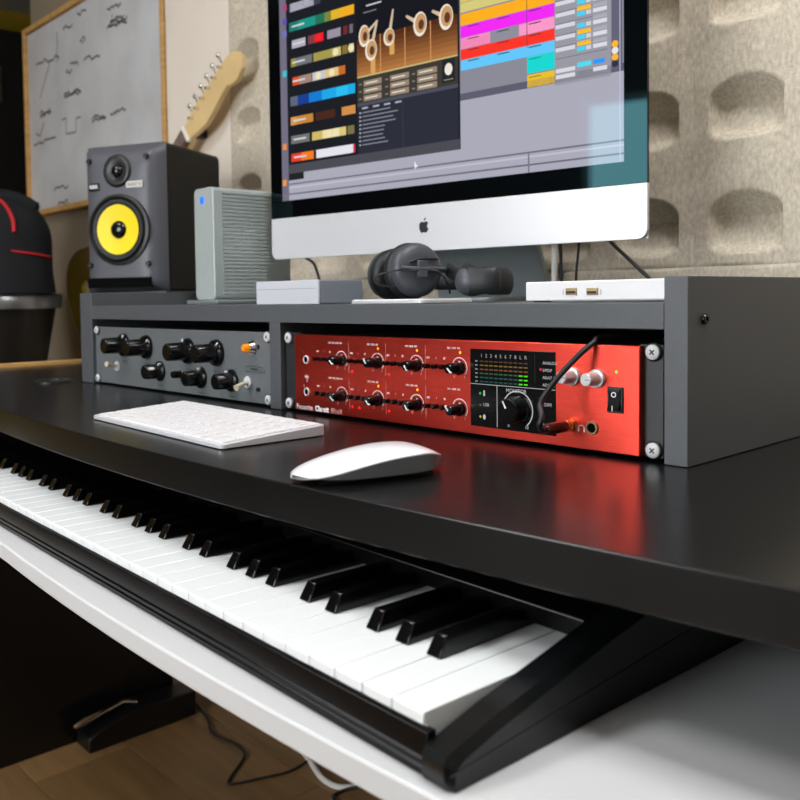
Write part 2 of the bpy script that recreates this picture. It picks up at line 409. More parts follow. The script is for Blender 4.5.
# whiteboard
wx0, wx1, wz0, wz1 = -2.150, -1.212, 0.418, 1.040
wb = thing('whiteboard', 'whiteboard in pine frame with faint marker scribbles hanging on the wall', 'whiteboard', ((wx0+wx1)/2, WY-0.001, wz0))
obj('board', bx(wx0+0.02, wx1-0.02, 0.537, WY-0.002, wz0+0.02, wz1-0.02), WBOARD, wb)
for a in ((wx0, wx0+0.017, wz0, wz1), (wx1-0.017, wx1, wz0, wz1)): obj('frame_rail', bx(a[0], a[1], 0.526, WY-0.002, a[2], a[3]), PINE, wb, bevel=0.002)
for a in ((wz0, wz0+0.017), (wz1-0.017, wz1)): obj('frame_rail', bx(wx0+0.017, wx1-0.017, 0.526, WY-0.002, a[0], a[1]), PINE_X, wb, bevel=0.002)
dc = Decal()
def scribble(px, py, n, wpx, slope=-0.35, amp=2.6, col=(74, 76, 80)):
    """a line of illegible marker handwriting starting at photo pixel (px,py)"""
    pts = []
    for k in range(n+1):
        a = AY(px+wpx*k/n, py+slope*wpx*k/n+random.uniform(-amp, amp), 0.5368); pts.append((a.x, a.z))
    for p, q in zip(pts[:-1], pts[1:]):
        d = Vector((q[0]-p[0], q[1]-p[1])); m_ = Vector((-d.y, d.x)).normalized()*0.0029
        dc.poly([(p[0]-m_.x, p[1]-m_.y), (q[0]-m_.x, q[1]-m_.y), (q[0]+m_.x, q[1]+m_.y), (p[0]+m_.x, p[1]+m_.y)], col)
for a in ((64, 98, 16, 17), (40, 116, 12, 11), (92, 122, 14, 14), (110, 114, 14, 16), (107, 27, 14, 20), (107, 10, 10, 14), (63, 28, 8, 9), (77, 14, 8, 9), (54, 58, 6, 5), (36, 64, 8, 18), (34, 146, 8, 22), (70, 66, 6, 8), (54, 190, 8, 14), (58, 205, 8, 10), (64, 95, 12, 16), (40, 113, 9, 10), (92, 119, 10, 13), (109, 24, 12, 18), (110, 20, 10, 14), (80, 40, 6, 5), (66, 72, 5, 6), (84, 60, 6, 16)):
    scribble(*a)
def stroke(*P, col=(104, 106, 110), w=0.0024):
    P = [AY(x, y, 0.5368) for x, y in P]
    for p, q in zip(P[:-1], P[1:]):
        d = Vector((q.x-p.x, q.z-p.z)); m_ = Vector((-d.y, d.x)).normalized()*w
        dc.poly([(p.x-m_.x, p.z-m_.y), (q.x-m_.x, q.z-m_.y), (q.x+m_.x, q.z+m_.y), (p.x+m_.x, p.z+m_.y)], col)
stroke((57, 32), (57, 62)); stroke((44, 122), (40, 136), (36, 134)); stroke((62, 120), (66, 118), (66, 134), (76, 132), (76, 118), (81, 117)); stroke((50, 62), (40, 98))
stroke((82, 44), (84, 40)); stroke((110, 26), (122, 20)); stroke((112, 24), (112, 14))
dc.build('marker_writing', 0.5369, PRINT, wb)['kind'] = 'stuff'

# wardrobe far left, seen beside the whiteboard
wd = thing('wardrobe', 'tall black wardrobe against the ochre wall left of the whiteboard', 'wardrobe', (-3.4, 0.9, ZF))
obj('carcass', bx(-3.745, -3.22, 0.2, 1.7, ZF+0.002, 1.36), WARDROBE, wd, bevel=0.004)
for k in range(2):
    dr = obj('door', bx(-3.216, -3.198, 0.21+0.75*k, 0.94+0.75*k, ZF+0.06, 1.35), WARDROBE, wd, bevel=0.002)
    obj('handle', bx(-3.197, -3.180, 0.80+0.22*k, 0.83+0.22*k, 1.02, 1.18), CHROME, dr, bevel=0.003)

# ceiling panel lamps (out of view)
for i, (x, y) in enumerate(((-0.5, -1.2), (0.75, -0.10))):
    lp = thing('ceiling_lamp', ('flat square ceiling panel lamp in front of the window', 'flat square ceiling panel lamp above the desk')[i], 'lamp', (x, y, ZC-0.001))
    obj('housing', bx(x-0.31, x+0.31, y-0.31, y+0.31, ZC-0.035, ZC-0.002), WHITEPL, lp)
    E_ = mat('lamp_diffuser', (0.8, 0.8, 0.8), 0.5, emit=((0.99, 0.985, 1.0), LAMP_POWER))
    obj('diffuser', bx(x-0.29, x+0.29, y-0.29, y+0.29, ZC-0.038, ZC-0.0355), E_, lp, smooth=0)

# ================================================================== DESK
def curve_y(tab, x):
    if x <= tab[0][0]: return tab[0][1]
    if x >= tab[-1][0]: return tab[-1][1]
    for (a, ya), (b, yb) in zip(tab[:-1], tab[1:]):
        if a <= x <= b: return ya+(yb-ya)*(x-a)/(b-a)
def bowed(pts, x0, x1, n=40):
    """quadratic through three points, continued straight beyond them"""
    (xa, ya), (xb, yb), (xc, yc) = pts
    def q(x): return ya*(x-xb)*(x-xc)/((xa-xb)*(xa-xc)) + yb*(x-xa)*(x-xc)/((xb-xa)*(xb-xc)) + yc*(x-xa)*(x-xb)/((xc-xa)*(xc-xb))
    def g(x):
        if x < xa: return q(xa) + (q(xa+.01)-q(xa))/.01*(x-xa)*0.35
        if x > xc: return q(xc) + (q(xc)-q(xc-.01))/.01*(x-xc)*0.6
        return q(x)
    return [(x0+(x1-x0)*i/n, g(x0+(x1-x0)*i/n)) for i in range(n+1)]
DXL, DXR, DBK = -0.985, 1.35, 0.524
desk = thing('desk', 'black laminate studio desk with gently bowed front edge', 'desk', (0.1, 0.1, ZF))
front = bowed(((-0.283, -0.2345), (0.19, -0.2525), (0.663, -0.2235)), DXL, DXR)
bm = bmesh.new(); prism(bm, front + [(DXR, DBK), (DXL, DBK)], 2, -0.0285, 0.0)
obj('desktop', bm, DESK, desk, bevel=0.0012, smooth=30)
obj('edge_strip', bx(DXL-0.012, DXL, curve_y(front, DXL), DBK, -0.0285, 0.008), PINE, desk, bevel=0.002, label='pine batten along the desk end')
obj('leg_panel', bx(-0.942, -0.912, -0.19, 0.345, ZF+0.001, -0.0287), DESK, desk, bevel=0.001)
obj('leg_panel', bx(1.27, 1.30, -0.13, 0.50, ZF+0.001, -0.0287), DESK, desk, bevel=0.001)
obj('modesty_panel', bx(-0.911, 1.269, 0.48, 0.498, -0.30, -0.0287), DESK, desk, bevel=0.001)
bm = bmesh.new(); p_ = AZ(54, 382, 0.0); lathe(bm, [(0, 0.0), (0.03, 0.0), (0.03, 0.002), (0.026, 0.0045), (0.014, 0.0045), (0.012, 0.002), (0, 0.002)], p_ + Vector((0, 0, 0.0001)), n=28)
obj('cable_grommet', bm, BLACK, desk)
for sx in (-0.86, 1.22):     # slides that carry the tray
    obj('tray_slide', bx(sx-0.012, sx+0.012, -0.18, 0.36, -0.114, -0.0287), STEEL, desk, bevel=0.001)

# white pull-out tray
TZ = -0.100
tf = bowed(((-0.03, -0.3235), (0.25, -0.3375), (0.56, -0.3325)), -0.845, 1.205)
tray = thing('keyboard_tray', 'white laminate pull-out tray under the black desk carrying the piano', 'tray', (0.18, 0, TZ-0.0155))
bm = bmesh.new(); prism(bm, tf + [(1.205, 0.30), (-0.845, 0.30)], 2, TZ-0.0155, TZ)
obj('tray_board', bm, WHITELAM, tray, bevel=0.0015, smooth=30)

# ================================================================== DIGITAL PIANO
P0 = 0.0235
pn = thing('digital_piano', 'black digital piano with white and black keys on the white tray', 'piano', (0.52589, -0.31995, TZ+0.0006), -0.0365)
KT = 0.0283; LEN = 52*P0
def profile_x(prof, a, b, name, m, bevel=0.001, smooth=30):
    bm = bmesh.new(); prism(bm, prof, 0, a, b); return obj(name, bm, m, pn, bevel=bevel, smooth=smooth, local=True)
# front rail below the keys
profile_x([(-0.0042, 0.0), (-0.0042, 0.0035), (-0.0035, 0.0042), (-0.0035, 0.0072), (-0.0028, 0.0079), (-0.0020, 0.0205), (0.004, 0.0205), (0.004, 0.0)], -LEN-0.0046, 0.0046, 'front_rail', PIANO, 0.0004)
profile_x([(0.004, 0.0), (0.004, 0.006), (0.275, 0.006), (0.275, 0.0)], -LEN-0.0046, 0.0046, 'bottom_pan', PIANO)
profile_x([(0.122, 0.0325), (0.122, 0.0445), (0.125, 0.0460), (0.20, 0.056), (0.272, 0.060), (0.276, 0.056), (0.276, 0.0062), (0.262, 0.0062), (0.262, 0.0325)], -LEN-0.0046, 0.0046, 'top_panel', PIANO)
def end_block(a0, a1, outer):
    prof = [(-0.0050, 0.0), (-0.0062, 0.004), (-0.0062, 0.0120), (-0.004, 0.0155), (0.004, 0.0180), (0.03, 0.0248), (0.07, 0.0330), (0.122, 0.0440), (0.19, 0.0560), (0.265, 0.0625), (0.277, 0.058), (0.277, 0.0)]
    bm = bmesh.new(); ch = 0.0045; n = len(prof)
    def inset(p, k):
        y, z = p; return (y+(k if y < 0.1 and z < 0.018 else 0)*0.7, max(0.0, z-k) if z > 0.0001 else 0.0)
    secs = [(a0, [p for p in prof]), (a1-(ch if outer > 0 else -ch), [p for p in prof]), (a1, [inset(p, ch) for p in prof])]
    rings = [[bm.verts.new((a, y, z)) for y, z in pr] for a, pr in secs]
    bm.faces.new(rings[0]); bm.faces.new(rings[-1])
    for A, B in zip(rings[:-1], rings[1:]):
        for i in range(n): bm.faces.new((A[i], A[(i+1) % n], B[(i+1) % n], B[i]))
    bmesh.ops.recalc_face_normals(bm, faces=bm.faces[:])
    return obj('end_block', bm, PIANOSIDE, pn, smooth=28, local=True)
eb = end_block(0.0048, 0.0242, 1); end_block(-LEN-0.0048, -LEN-0.0242, -1)
# seam line along the outer side of the visible end block
bm = bmesh.new(); prism(bm, [(-0.0064, 0.0085), (-0.0064, 0.0092), (0.27, 0.0300), (0.27, 0.0292)], 0, 0.0240, 0.0246)
obj('seam', bm, BLACKGL, eb, smooth=0, local=True)
# white keys share one mesh, black keys another
bm = bmesh.new()
prism(bm, [(0.0, KT-0.0065), (0.0, KT-0.0009), (0.0011, KT), (0.148, KT), (0.148, KT-0.016), (0.003, KT-0.016), (0.003, KT-0.0065)], 0, -0.0229, -0.0002)
me_w = None
wk = obj('white_key', bm, KEYWHITE, pn, bevel=0.0005, smooth=30, local=True, seg=2)
for i in range(1, 52): copy_part(wk, pn, (-i*P0, 0, random.uniform(-1.5e-4, 1e-4)))
bm = bmesh.new()
hb, ht, h = 0.0060, 0.0044, 0.0118
secs = [(0.0490, hb, 0.0), (0.0492, hb, 0.0012), (0.0555, ht, h), (0.148, ht, h), (0.148, hb, 0.0)]
v0 = [(-hb, 0.049, 0), (hb, 0.049, 0), (hb, 0.147, 0), (-hb, 0.147, 0)]; v1 = [(-ht, 0.0555, h), (ht, 0.0555, h), (ht, 0.147, h), (-ht, 0.147, h)]
A = [bm.verts.new(v) for v in v0]; B = [bm.verts.new(v) for v in v1]
bm.faces.new(A[::-1]); bm.faces.new(B)
for i in range(4): bm.faces.new((A[i], A[(i+1) % 4], B[(i+1) % 4], B[i]))
bk0 = None
for k in range(0, 8):
    for off, dx in ((2, 0.0030), (3, 0.0), (4, -0.0030), (6, 0.0022), (7, -0.0022)):
        idx = off + 7*k
        if idx > 51: continue
        loc = (-idx*P0+dx, 0, KT+0.00005)
        if bk0 is None:
            bk0 = obj('black_key', bm, KEYBLACK, pn, bevel=0.0009, smooth=40, local=True); bk0.location = loc
        else: copy_part(bk0, pn, loc)

# ================================================================== HUTCH
YH = -0.006; HB = 0.40
hx0, hx1 = -0.5565, -0.5165      # left panel
hutch = thing('desk_hutch', 'dark grey laminate rack hutch with two bays standing on the desk', 'hutch', (-0.03, 0.15, 0))
ST, SB = 0.1235, 0.1030
d0, d1 = AY(270.5, 400, YH).x, AY(281.2, 400, YH).x
px0 = AY(664.0, 400, YH).x; px1 = AY(688.0, 300, YH).x
obj('side_panel', bx(hx0, hx1+0.002, YH, HB, 0.0004, 0.1445), HUTCH, hutch, bevel=0.0006)
obj('side_panel', bx(px0, px1, YH, HB+0.08, 0.0004, 0.1432), HUTCH, hutch, bevel=0.0006)
obj('top_shelf', bx(hx1+0.002, px0, YH, HB, SB, ST), HUTCH, hutch, bevel=0.0006)
obj('divider', bx(d0, d1, YH, HB-0.02, 0.0004, SB), HUTCH, hutch, bevel=0.0006)
obj('back_panel', bx(hx1+0.002, px0, HB-0.012, HB, 0.0004, SB), DARK, hutch)
p_ = at(703.5, 319, 0, px1)
bm = bmesh.new(); lathe(bm, [(0, 0.0012), (0.0018, 0.0012), (0.0020, 0.0030), (0.0036, 0.0030), (0.0042, 0.0018), (0.0042, -0.001)], p_, (1, 0, 0), n=20)
obj('bolt', bm, BLACKGL, hutch)

# ================================================================== RACK UNITS
UZ = 0.0091; UB = UZ-0.0061; UT = UB+0.0882
def screw_mesh():
    bm = bmesh.new(); lathe(bm, [(0, 0.0027), (0.0052, 0.0026), (0.0060, 0.0018), (0.0060, 0.0), (0, 0.0)], n=22); o = bmesh.new(); o.free()
    me = bpy.data.meshes.new('screw'); bm.to_mesh(me); bm.free(); me.shade_smooth(); me.materials.append(STEEL); return me
def cross_mesh():
    bm = bmesh.new(); box(bm, -0.0026, 0.0026, -0.0006, 0.0006, 0.0024, 0.00285); box(bm, -0.0006, 0.0006, -0.0026, 0.0026, 0.0024, 0.00285)
    me = bpy.data.meshes.new('slot'); bm.to_mesh(me); bm.free(); me.materials.append(BLACKMETAL); return me
def washer_mesh():
    bm = bmesh.new(); lathe(bm, [(0, 0.0), (0.0075, 0.0), (0.0075, 0.0010), (0.0040, 0.0014), (0, 0.0014)], n=22)
    me = bpy.data.meshes.new('washer'); bm.to_mesh(me); bm.free(); me.shade_smooth(); me.materials.append(BLACK); return me
SCREW, CROSS, WASHER = screw_mesh(), cross_mesh(), washer_mesh()
def local_of(t, p): return MW[t.name].inverted() @ Vector(p)
def screws(t, xs, zs, y):
    for x in xs:
        for z in zs:
            wsh = mk('washer', WASHER, None, t); wsh.location = local_of(t, (x, y, z)); wsh.rotation_euler = (PI/2, 0, 0)
            s = mk('screw', SCREW, None, t); s.location = local_of(t, (x, y-0.001, z)); s.rotation_euler = (PI/2, random.uniform(0, 0.9), 0)
            mk('slot', CROSS, None, s)
def knob(t, x, z, y, prof, m, n=28, name='knob', pointer=None, pm=None, ang=0.0, dirv=(0, -1, 0)):
    bm = bmesh.new(); lathe(bm, prof, (x, y, z), dirv, n); k = obj(name, bm, m, t)
    if pointer:
        l0, l1, wd_, hgt = pointer; bm = bmesh.new(); box(bm, -wd_/2, wd_/2, y-hgt-0.0004, y-hgt, l0, l1)
        bm.transform(Matrix.Translation((x, 0, z)) @ Matrix.Rotation(ang, 4, 'Y')); obj('pointer', bm, pm, k, smooth=0)
    return k

# ---- red interface
RL, RR = -0.0088, 0.4739
ru = thing('audio_interface', 'red brushed metal audio interface with gain knobs, black meter display and rack ears', 'audio interface', (0.2325, 0.1, UB))
obj('chassis', bx(0.010, 0.455, 0.003, 0.27, UB+0.001, UT-0.004), BLACKMETAL, ru)
rx0 = AY(295.3, 370, -0.006).x; rx1 = AY(640.0, 400, -0.006).x
obj('rack_ear', bx(RL+0.001, rx0+0.004, 0.0, 0.003, UB, UT), BLACKMETAL, ru, bevel=0.0006)
obj('rack_ear', bx(rx1-0.004, RR-0.001, 0.0, 0.003, UB, UT), BLACKMETAL, ru, bevel=0.0006)
FY = -0.0065
obj('faceplate', bx(rx0, rx1, FY, 0.0025, UB+0.0005, UT-0.0012), RED, ru, bevel=0.0008)
screws(ru, (0.0, 0.4651), (UZ, UZ+0.0762), -0.0002)
def RP(x, y): a = AY(x, y, FY); return a.x, a.z
RD = Decal(); WH = (232, 214, 210)
knobs_top = [(341.5, 360), (377.5, 362), (416.5, 365), (459.5, 367.5)]
knobs_bot = [(341.5, 395.6), (377.5, 400), (416.5, 403.8), (459.5, 408.8)]
KPROF = [(0, 0.0165), (0.0040, 0.0165), (0.0047, 0.0155), (0.0056, 0.0030), (0.0068, 0.0022), (0.0068, 0.0), (0, 0.0)]
angs = [2.3, -0.6, 2.6, 2.3, 2.3, 2.3, 2.5, -0.7]
KM = None; BTM = None
kx = [RP(*k)[0] for k in knobs_top]
chz = (0.5*(RP(*knobs_top[0])[1]+RP(*knobs_top[3])[1]), 0.5*(RP(*knobs_bot[0])[1]+RP(*knobs_bot[3])[1]))
for row in range(2):
    for c in range(4):
        x, z = kx[c], chz[row]; a = angs[row*4+c]
        if KM is None:
            k = knob(ru, 0, 0, 0, KPROF, BLACKGL, pointer=None); KM = k.data; bpy.data.objects.remove(k)
            # mesh was brought into the unit's frame: undo
            KM.transform(MW[ru.name])
            bm = bmesh.new(); box(bm, -0.0006, 0.0006, -0.0172, -0.0150, -0.0005, 0.0056); PM = bpy.data.meshes.new('pointer'); bm.to_mesh(PM); bm.free(); PM.materials.append(WHITEPL)
            bm = bmesh.new(); lathe(bm, [(0, 0.0065), (0.0019, 0.0065), (0.0025, 0.0058), (0.0026, 0.0), (0, 0.0)], d=(0, -1, 0), n=14)
            BTM = bpy.data.meshes.new('button'); bm.to_mesh(BTM); bm.free(); BTM.shade_smooth(); BTM.set_sharp_from_angle(angle=0.6); BTM.materials.append(BLACKGL)
        k = mk('gain_knob', KM, None, ru); k.location = local_of(ru, (x, FY, z)); k.rotation_euler = (0, a, 0)
        mk('pointer', PM, None, k)
        RD.arc(x, z, 0.0098, 0.0009, -0.7, PI*0.85, WH)
        for q in (-0.95, PI*0.95, -2.2): RD.text('0' if q < -2 else '7' if q < 0 else '', x+0.011*math.cos(q)-0.001, z+0.011*math.sin(q)-0.001, 0.0034, WH)
        for b in range(3):
            bxp = x-0.0405+0.0107*b; o = mk('button', BTM, None, ru); o.location = local_of(ru, (bxp, FY, z))
            RD.text(('48V', '/', 'Ø')[b], bxp, z+0.0068, 0.0030, WH, align='CENTER', bold=0.00008)
        nt_ = 4 if c == 0 else 3
        for b in range(nt_):
            RD.text(('INST', 'MIC', 'LINE', 'AIR')[b] if nt_ == 4 else ('MIC', 'LINE', 'AIR')[b], x-0.0060*(nt_-1)+0.0060*b-0.0010, z+0.0172, 0.0026, WH, align='CENTER', bold=0.00008)
        if c < 3: RD.rect(x+0.0122, x+0.0127, z-0.0135, z+0.0195, (225, 150, 140))
def led(px, py, m, r=0.0012, t=ru, plane=FY):
    a = AY(px, py, plane); bm = bmesh.new(); lathe(bm, [(0, 0.0009), (r*0.7, 0.0006), (r, 0.0), (0, 0.0)], (a.x, plane, a.z), (0, -1, 0), 12); obj('led', bm, m, t)
for c in range(4):
    for row in range(2):
        if c == 0 or (c == 3 and row == 1): continue
        bm = bmesh.new(); lathe(bm, [(0, 0.0009), (0.0010, 0.0006), (0.0014, 0.0), (0, 0.0)], (kx[c]+0.0008, FY, chz[row]+0.0140), (0, -1, 0), 12); obj('led', bm, LED_AMBER, ru)
for a in ((352, 371.6), (352.3, 406.8), (359.4, 408), (389, 374.6), (389, 411.2)): led(*a, LED_RED, 0.0015)
led(616.5, 372, LED_GREEN, 0.0011)
# instrument jacks on the left
for px, py in ((306.5, 359.6), (307.2, 391.8)):
    x, z = RP(px, py); bm = bmesh.new(); lathe(bm, [(0.0034, -0.004), (0.0034, 0.0016), (0.0044, 0.0016), (0.0048, 0.0006), (0.0048, 0.0)], (x, FY, z), (0, -1, 0), 22)
    j = obj('jack_socket', bm, STEEL, ru); bm = bmesh.new(); cone(bm, (x, FY+0.0003, z), (0, -1, 0), 0.0034, 0.0034, 0.0009, 18); obj('bore', bm, BORE, j)
xj = RP(307, 376)[0]; RD.rect(xj-0.0003, xj+0.0003, RP(307, 382)[1], RP(307, 374)[1], WH); RD.text('INST', xj, RP(307, 377)[1]-0.001, 0.0036, WH, layer=1, align='CENTER', bold=0.0001)
RD.text('1', xj-0.006, RP(306, 352)[1]-0.001, 0.0034, WH); RD.text('2', xj-0.006, RP(306, 386)[1]-0.001, 0.0034, WH)
x, z = RP(297.0, 409.6); RD.text('Focusrite', x, z+0.0018, 0.0078, (240, 232, 230), bold=0.00012); RD.text('Clarett', x+0.0335, z+0.0018, 0.0082, (250, 246, 244), bold=0.0004); RD.text('8PreX', x+0.0610, z+0.0018, 0.0075, (230, 190, 185))
# black display window
qx0, qz1 = RP(470.6, 348.4); qx1, _z = RP(555.8, 352.2); qz0 = 0.5*(RP(470.8, 426.2)[1]+RP(555.8, 434.9)[1]); qz1 = 0.5*(qz1+_z)
obj('display_panel', bx(qx0, qx1, FY-0.0008, FY+0.0005, qz0, qz1), BLACKGL, ru, bevel=0.0003)
dm = Decal(); dw, dh = qx1-qx0, qz1-qz0
def U(u): return qx0+u*dw
def V(v): return qz0+v*dh
cols = [(96, 60, 40), (128, 104, 40), (132, 80, 44), (60, 100, 62), (40, 92, 86), (36, 84, 70)]
for r in range(6):
    for c in range(10):
        u = 0.125+c*0.0585; v_ = 0.835-r*0.052
        on = c >= 8 and r >= 3
        dm.rect(U(u), U(u+0.043), V(v_), V(v_+0.017), (86, 235, 30) if on else cols[r])
    dm.rect(U(0.065), U(0.095), V(0.835-r*0.052), V(0.835-r*0.052+0.017), (150, 152, 152))
for c in range(10): dm.text('12345678LR'[c], U(0.146+c*0.0585), V(0.895), 0.0045, (190, 190, 188), align='CENTER')
for i, s in enumerate(('ANALOG', 'S/PDIF', 'ADAT 1', 'ADAT 2')): dm.text(s, U(0.862), V(0.865-0.088*i)-0.0012, 0.0036, (215, 215, 215))
dm.rect(U(0.775), U(0.778), V(0.62), V(0.97), (60, 62, 62)); dm.disc(U(0.84), V(0.785), 0.0011, 0.0011, (255, 40, 90))
dm.rect(U(0.0), U(1.0), V(0.545), V(0.552), (200, 202, 202)); dm.rect(U(0.33), U(0.337), V(0.02), V(0.545), (200, 202, 202))
dm.text('MONITOR', U(0.56), V(0.475), 0.0048, (205, 205, 205), align='CENTER')
dm.disc(U(0.125), V(0.43), 0.0012, 0.0012, (40, 210, 50)); dm.disc(U(0.125), V(0.28), 0.0009, 0.0009, (120, 120, 120)); dm.disc(U(0.125), V(0.13), 0.0012, 0.0012, (200, 190, 30))
dm.text('USB', U(0.16), V(0.27), 0.0042, (190, 190, 190)); dm.rect(U(0.165), U(0.185), V(0.40), V(0.47), (205, 205, 205)); dm.disc(U(0.175), V(0.13), 0.0016, 0.0024, (205, 205, 205))
dm.arc(U(0.575), V(0.265), 0.0170, 0.0010, -0.9, PI+0.6, (205, 205, 205)); dm.text('0', U(0.46), V(0.04), 0.004, (205, 205, 205)); dm.text('10', U(0.66), V(0.04), 0.004, (205, 205, 205))
dm.text('DIM', U(0.88), V(0.345), 0.0042, (205, 205, 205)); dm.text('MUTE', U(0.865), V(0.10), 0.0038, (205, 205, 205))
dm.build('display_print', FY-0.00095, PRINT_METER, ru)
mkx, mkz = U(0.575), V(0.265)
k = knob(ru, mkx, mkz, FY-0.0008, [(0, 0.0145), (0.0100, 0.0145), (0.0112, 0.0135), (0.0122, 0.0020), (0.0128, 0.0010), (0.0128, 0), (0, 0)], BLACKGL, n=36, name='monitor_knob', pointer=(0.003, 0.0100, 0.0014, 0.0146), pm=WHITEPL, ang=-0.5)
for v_ in (0.42, 0.20):
    bm = bmesh.new(); lathe(bm, [(0, 0.003), (0.0018, 0.003), (0.0021, 0.0025), (0.0021, 0.0), (0, 0)], (U(0.83), FY-0.0008, V(v_)), (0, -1, 0), 14); obj('button', bm, BLACKGL, ru)
# silver headphone knobs
for px, py in ((573.0, 376.2), (597.5, 378.4)):
    x, z = RP(px, py)
    k = knob(ru, x, z, FY, [(0, 0.0172), (0.0046, 0.0172), (0.0052, 0.0165), (0.0058, 0.0038), (0.0074, 0.0036), (0.0076, 0.0030), (0.0076, 0.0), (0, 0.0)], SILVERKNOB, n=30, name='volume_knob')
    bm = bmesh.new(); tube(bm, [(x, FY-0.0174, z), (x+0.0045, FY-0.0174, z)], 0.0003, 6); obj('pointer', bm, BLACK, k)
# power rocker
x0, z1 = RP(608.3, 386.2); x1, _ = RP(623.6, 388); _, z0 = RP(616, 413)
obj('power_switch', bx(x0, x1, FY-0.0016, FY+0.0005, z0, z1), BLACK, ru, bevel=0.0006)
sw = bpy.data.objects[[o.name for o in ru.children if o.name.startswith('power_switch')][0]]
bm = bmesh.new(); zc = (z0+z1)/2
prism(bm, [(FY-0.0015, z0+0.002), (FY-0.0052, z0+0.002), (FY-0.0024, zc), (FY-0.0032, z1-0.002), (FY-0.0015, z1-0.002)], 0, x0+0.0018, x1-0.0018); obj('rocker', bm, BLACKGL, sw, bevel=0.0002)
ds = Decal(); ds.text('O', (x0+x1)/2, zc+0.0022, 0.0062, (230, 230, 230), align='CENTER', bold=0.0001); ds.build('rocker_mark', FY-0.0034, PRINT, sw)
ds = Decal(); ds.text('I', (x0+x1)/2, zc-0.0085, 0.0062, (230, 230, 230), align='CENTER', bold=0.0001); ds.build('rocker_mark', FY-0.0056, PRINT, sw)
# phones sockets
for i, (px, py) in enumerate(((571.5, 424.8), (592.6, 427.8))):
    x, z = RP(px, py); bm = bmesh.new(); lathe(bm, [(0.0040, -0.004), (0.0040, 0.0020), (0.0052, 0.0020), (0.0058, 0.0008), (0.0058, 0.0)], (x, FY, z), (0, -1, 0), 26)
    j = obj('jack_socket', bm, GOLD if i == 0 else USBMETAL, ru)
    bm = bmesh.new(); cone(bm, (x, FY+0.0006, z), (0, -1, 0), 0.0040, 0.0040, 0.0010, 20); obj('bore', bm, BORE, j)
hx, hz = RP(581.5, 428.6); RD.arc(hx, hz, 0.0032, 0.0006, 0.0, PI, WH, n=10); RD.rect(hx-0.0034, hx-0.0020, hz-0.0026, hz, WH); RD.rect(hx+0.0020, hx+0.0034, hz-0.0026, hz, WH)
RD.build('panel_lettering', FY-0.0002, PRINT, ru)

# headphone plug and cable hanging from the red unit
sx_, sz_ = RP(571.5, 424.8)
ph = thing('headphone_plug_lead', 'black lead with copper jack plug pushed into the red interface', 'cable', (sx_, FY-0.0024, sz_))
bm = bmesh.new(); lathe(bm, [(0, 0.0), (0.0046, 0.0), (0.0050, 0.001), (0.0050, 0.0075), (0.0046, 0.008), (0, 0.008)], (sx_, FY-0.0024, sz_), (0, -1, 0), 24); obj('collar', bm, GOLD, ph)
bm = bmesh.new(); lathe(bm, [(0, 0.0), (0.0050, 0.0), (0.0052, 0.002), (0.0045, 0.024), (0.0034, 0.026), (0, 0.026)], (sx_, FY-0.0105, sz_), (0, -1, 0), 24); obj('plug_body', bm, COPPER, ph)
y0 = FY-0.0365
P_ = [(sx_, y0+0.002, sz_), (sx_, y0-0.004, sz_+0.0005), (sx_+0.001, y0-0.0085, sz_+0.0045), (sx_+0.0025, y0-0.0075, sz_+0.011)]
a = AY(541, 402, -0.044); P_.append(a); a = AY(556, 380, -0.036); P_.append(a); a = AY(578, 356, -0.022); P_.append(a); a = AY(593, 343, -0.009); P_.append(a)
a = AY(598.5, 337.8, 0.000); P_.append((a.x, 0.002, UT+0.0042)); P_.append((a.x+0.006, 0.03, UT+0.0042)); P_.append((a.x+0.008, 0.09, UT+0.0032))
bm = bmesh.new(); tube(bm, smooth_path(P_, 8), 0.0023, 12); obj('lead', bm, CABLE, ph, smooth=60)

# ---- grey preamp
GL, GR = -0.5144, -0.0318
gu = thing('rack_preamp', 'grey metal rack preamplifier with big black knobs, toggles and amber lamp', 'preamplifier', (-0.27, 0.1, UB))
obj('chassis', bx(-0.49, -0.06, 0.003, 0.25, UB+0.001, UT-0.004), BLACKMETAL, gu)
obj('faceplate', bx(GL, min(GR, d0-0.0005), 0.0, 0.003, UB, UT-0.0005), GREYMETAL, gu, bevel=0.0006)
screws(gu, (-0.5057,), (UZ, UZ+0.0762), -0.0002); screws(gu, (min(-0.0420, d0-0.0062),), (UZ, UZ+0.0762), -0.0002)
def GP(x, y): a = AY(x, y, 0.0); return a.x, a.z
GD = Decal(); BK = (60, 64, 66)
BIG = [(0, 0.034), (0.0105, 0.034), (0.0118, 0.0325), (0.0125, 0.0065), (0.0165, 0.0050), (0.0180, 0.0008), (0.0180, 0.0), (0, 0.0)]
MID = [(0, 0.026), (0.0088, 0.026), (0.0100, 0.0248), (0.0108, 0.004), (0.0140, 0.0028), (0.0148, 0.0), (0, 0.0)]
def fluted(prof, t, x, z, name, n=36):
    bm = bmesh.new(); lathe(bm, prof, (x, -0.0004, z), (0, -1, 0), n)
    c = Vector((x, 0, z))
    for v in bm.verts:
        r = Vector((v.co.x-x, 0, v.co.z-z)); h_ = -v.co.y
        if 0.0068 < h_ < 0.0327 and r.length > 0.008:
            i = round(math.atan2(r.z, r.x)/(2*PI)*n)
            if i % 3 == 0: v.co -= r*0.09
    return obj(name, bm, BLACKGL, t, smooth=40)
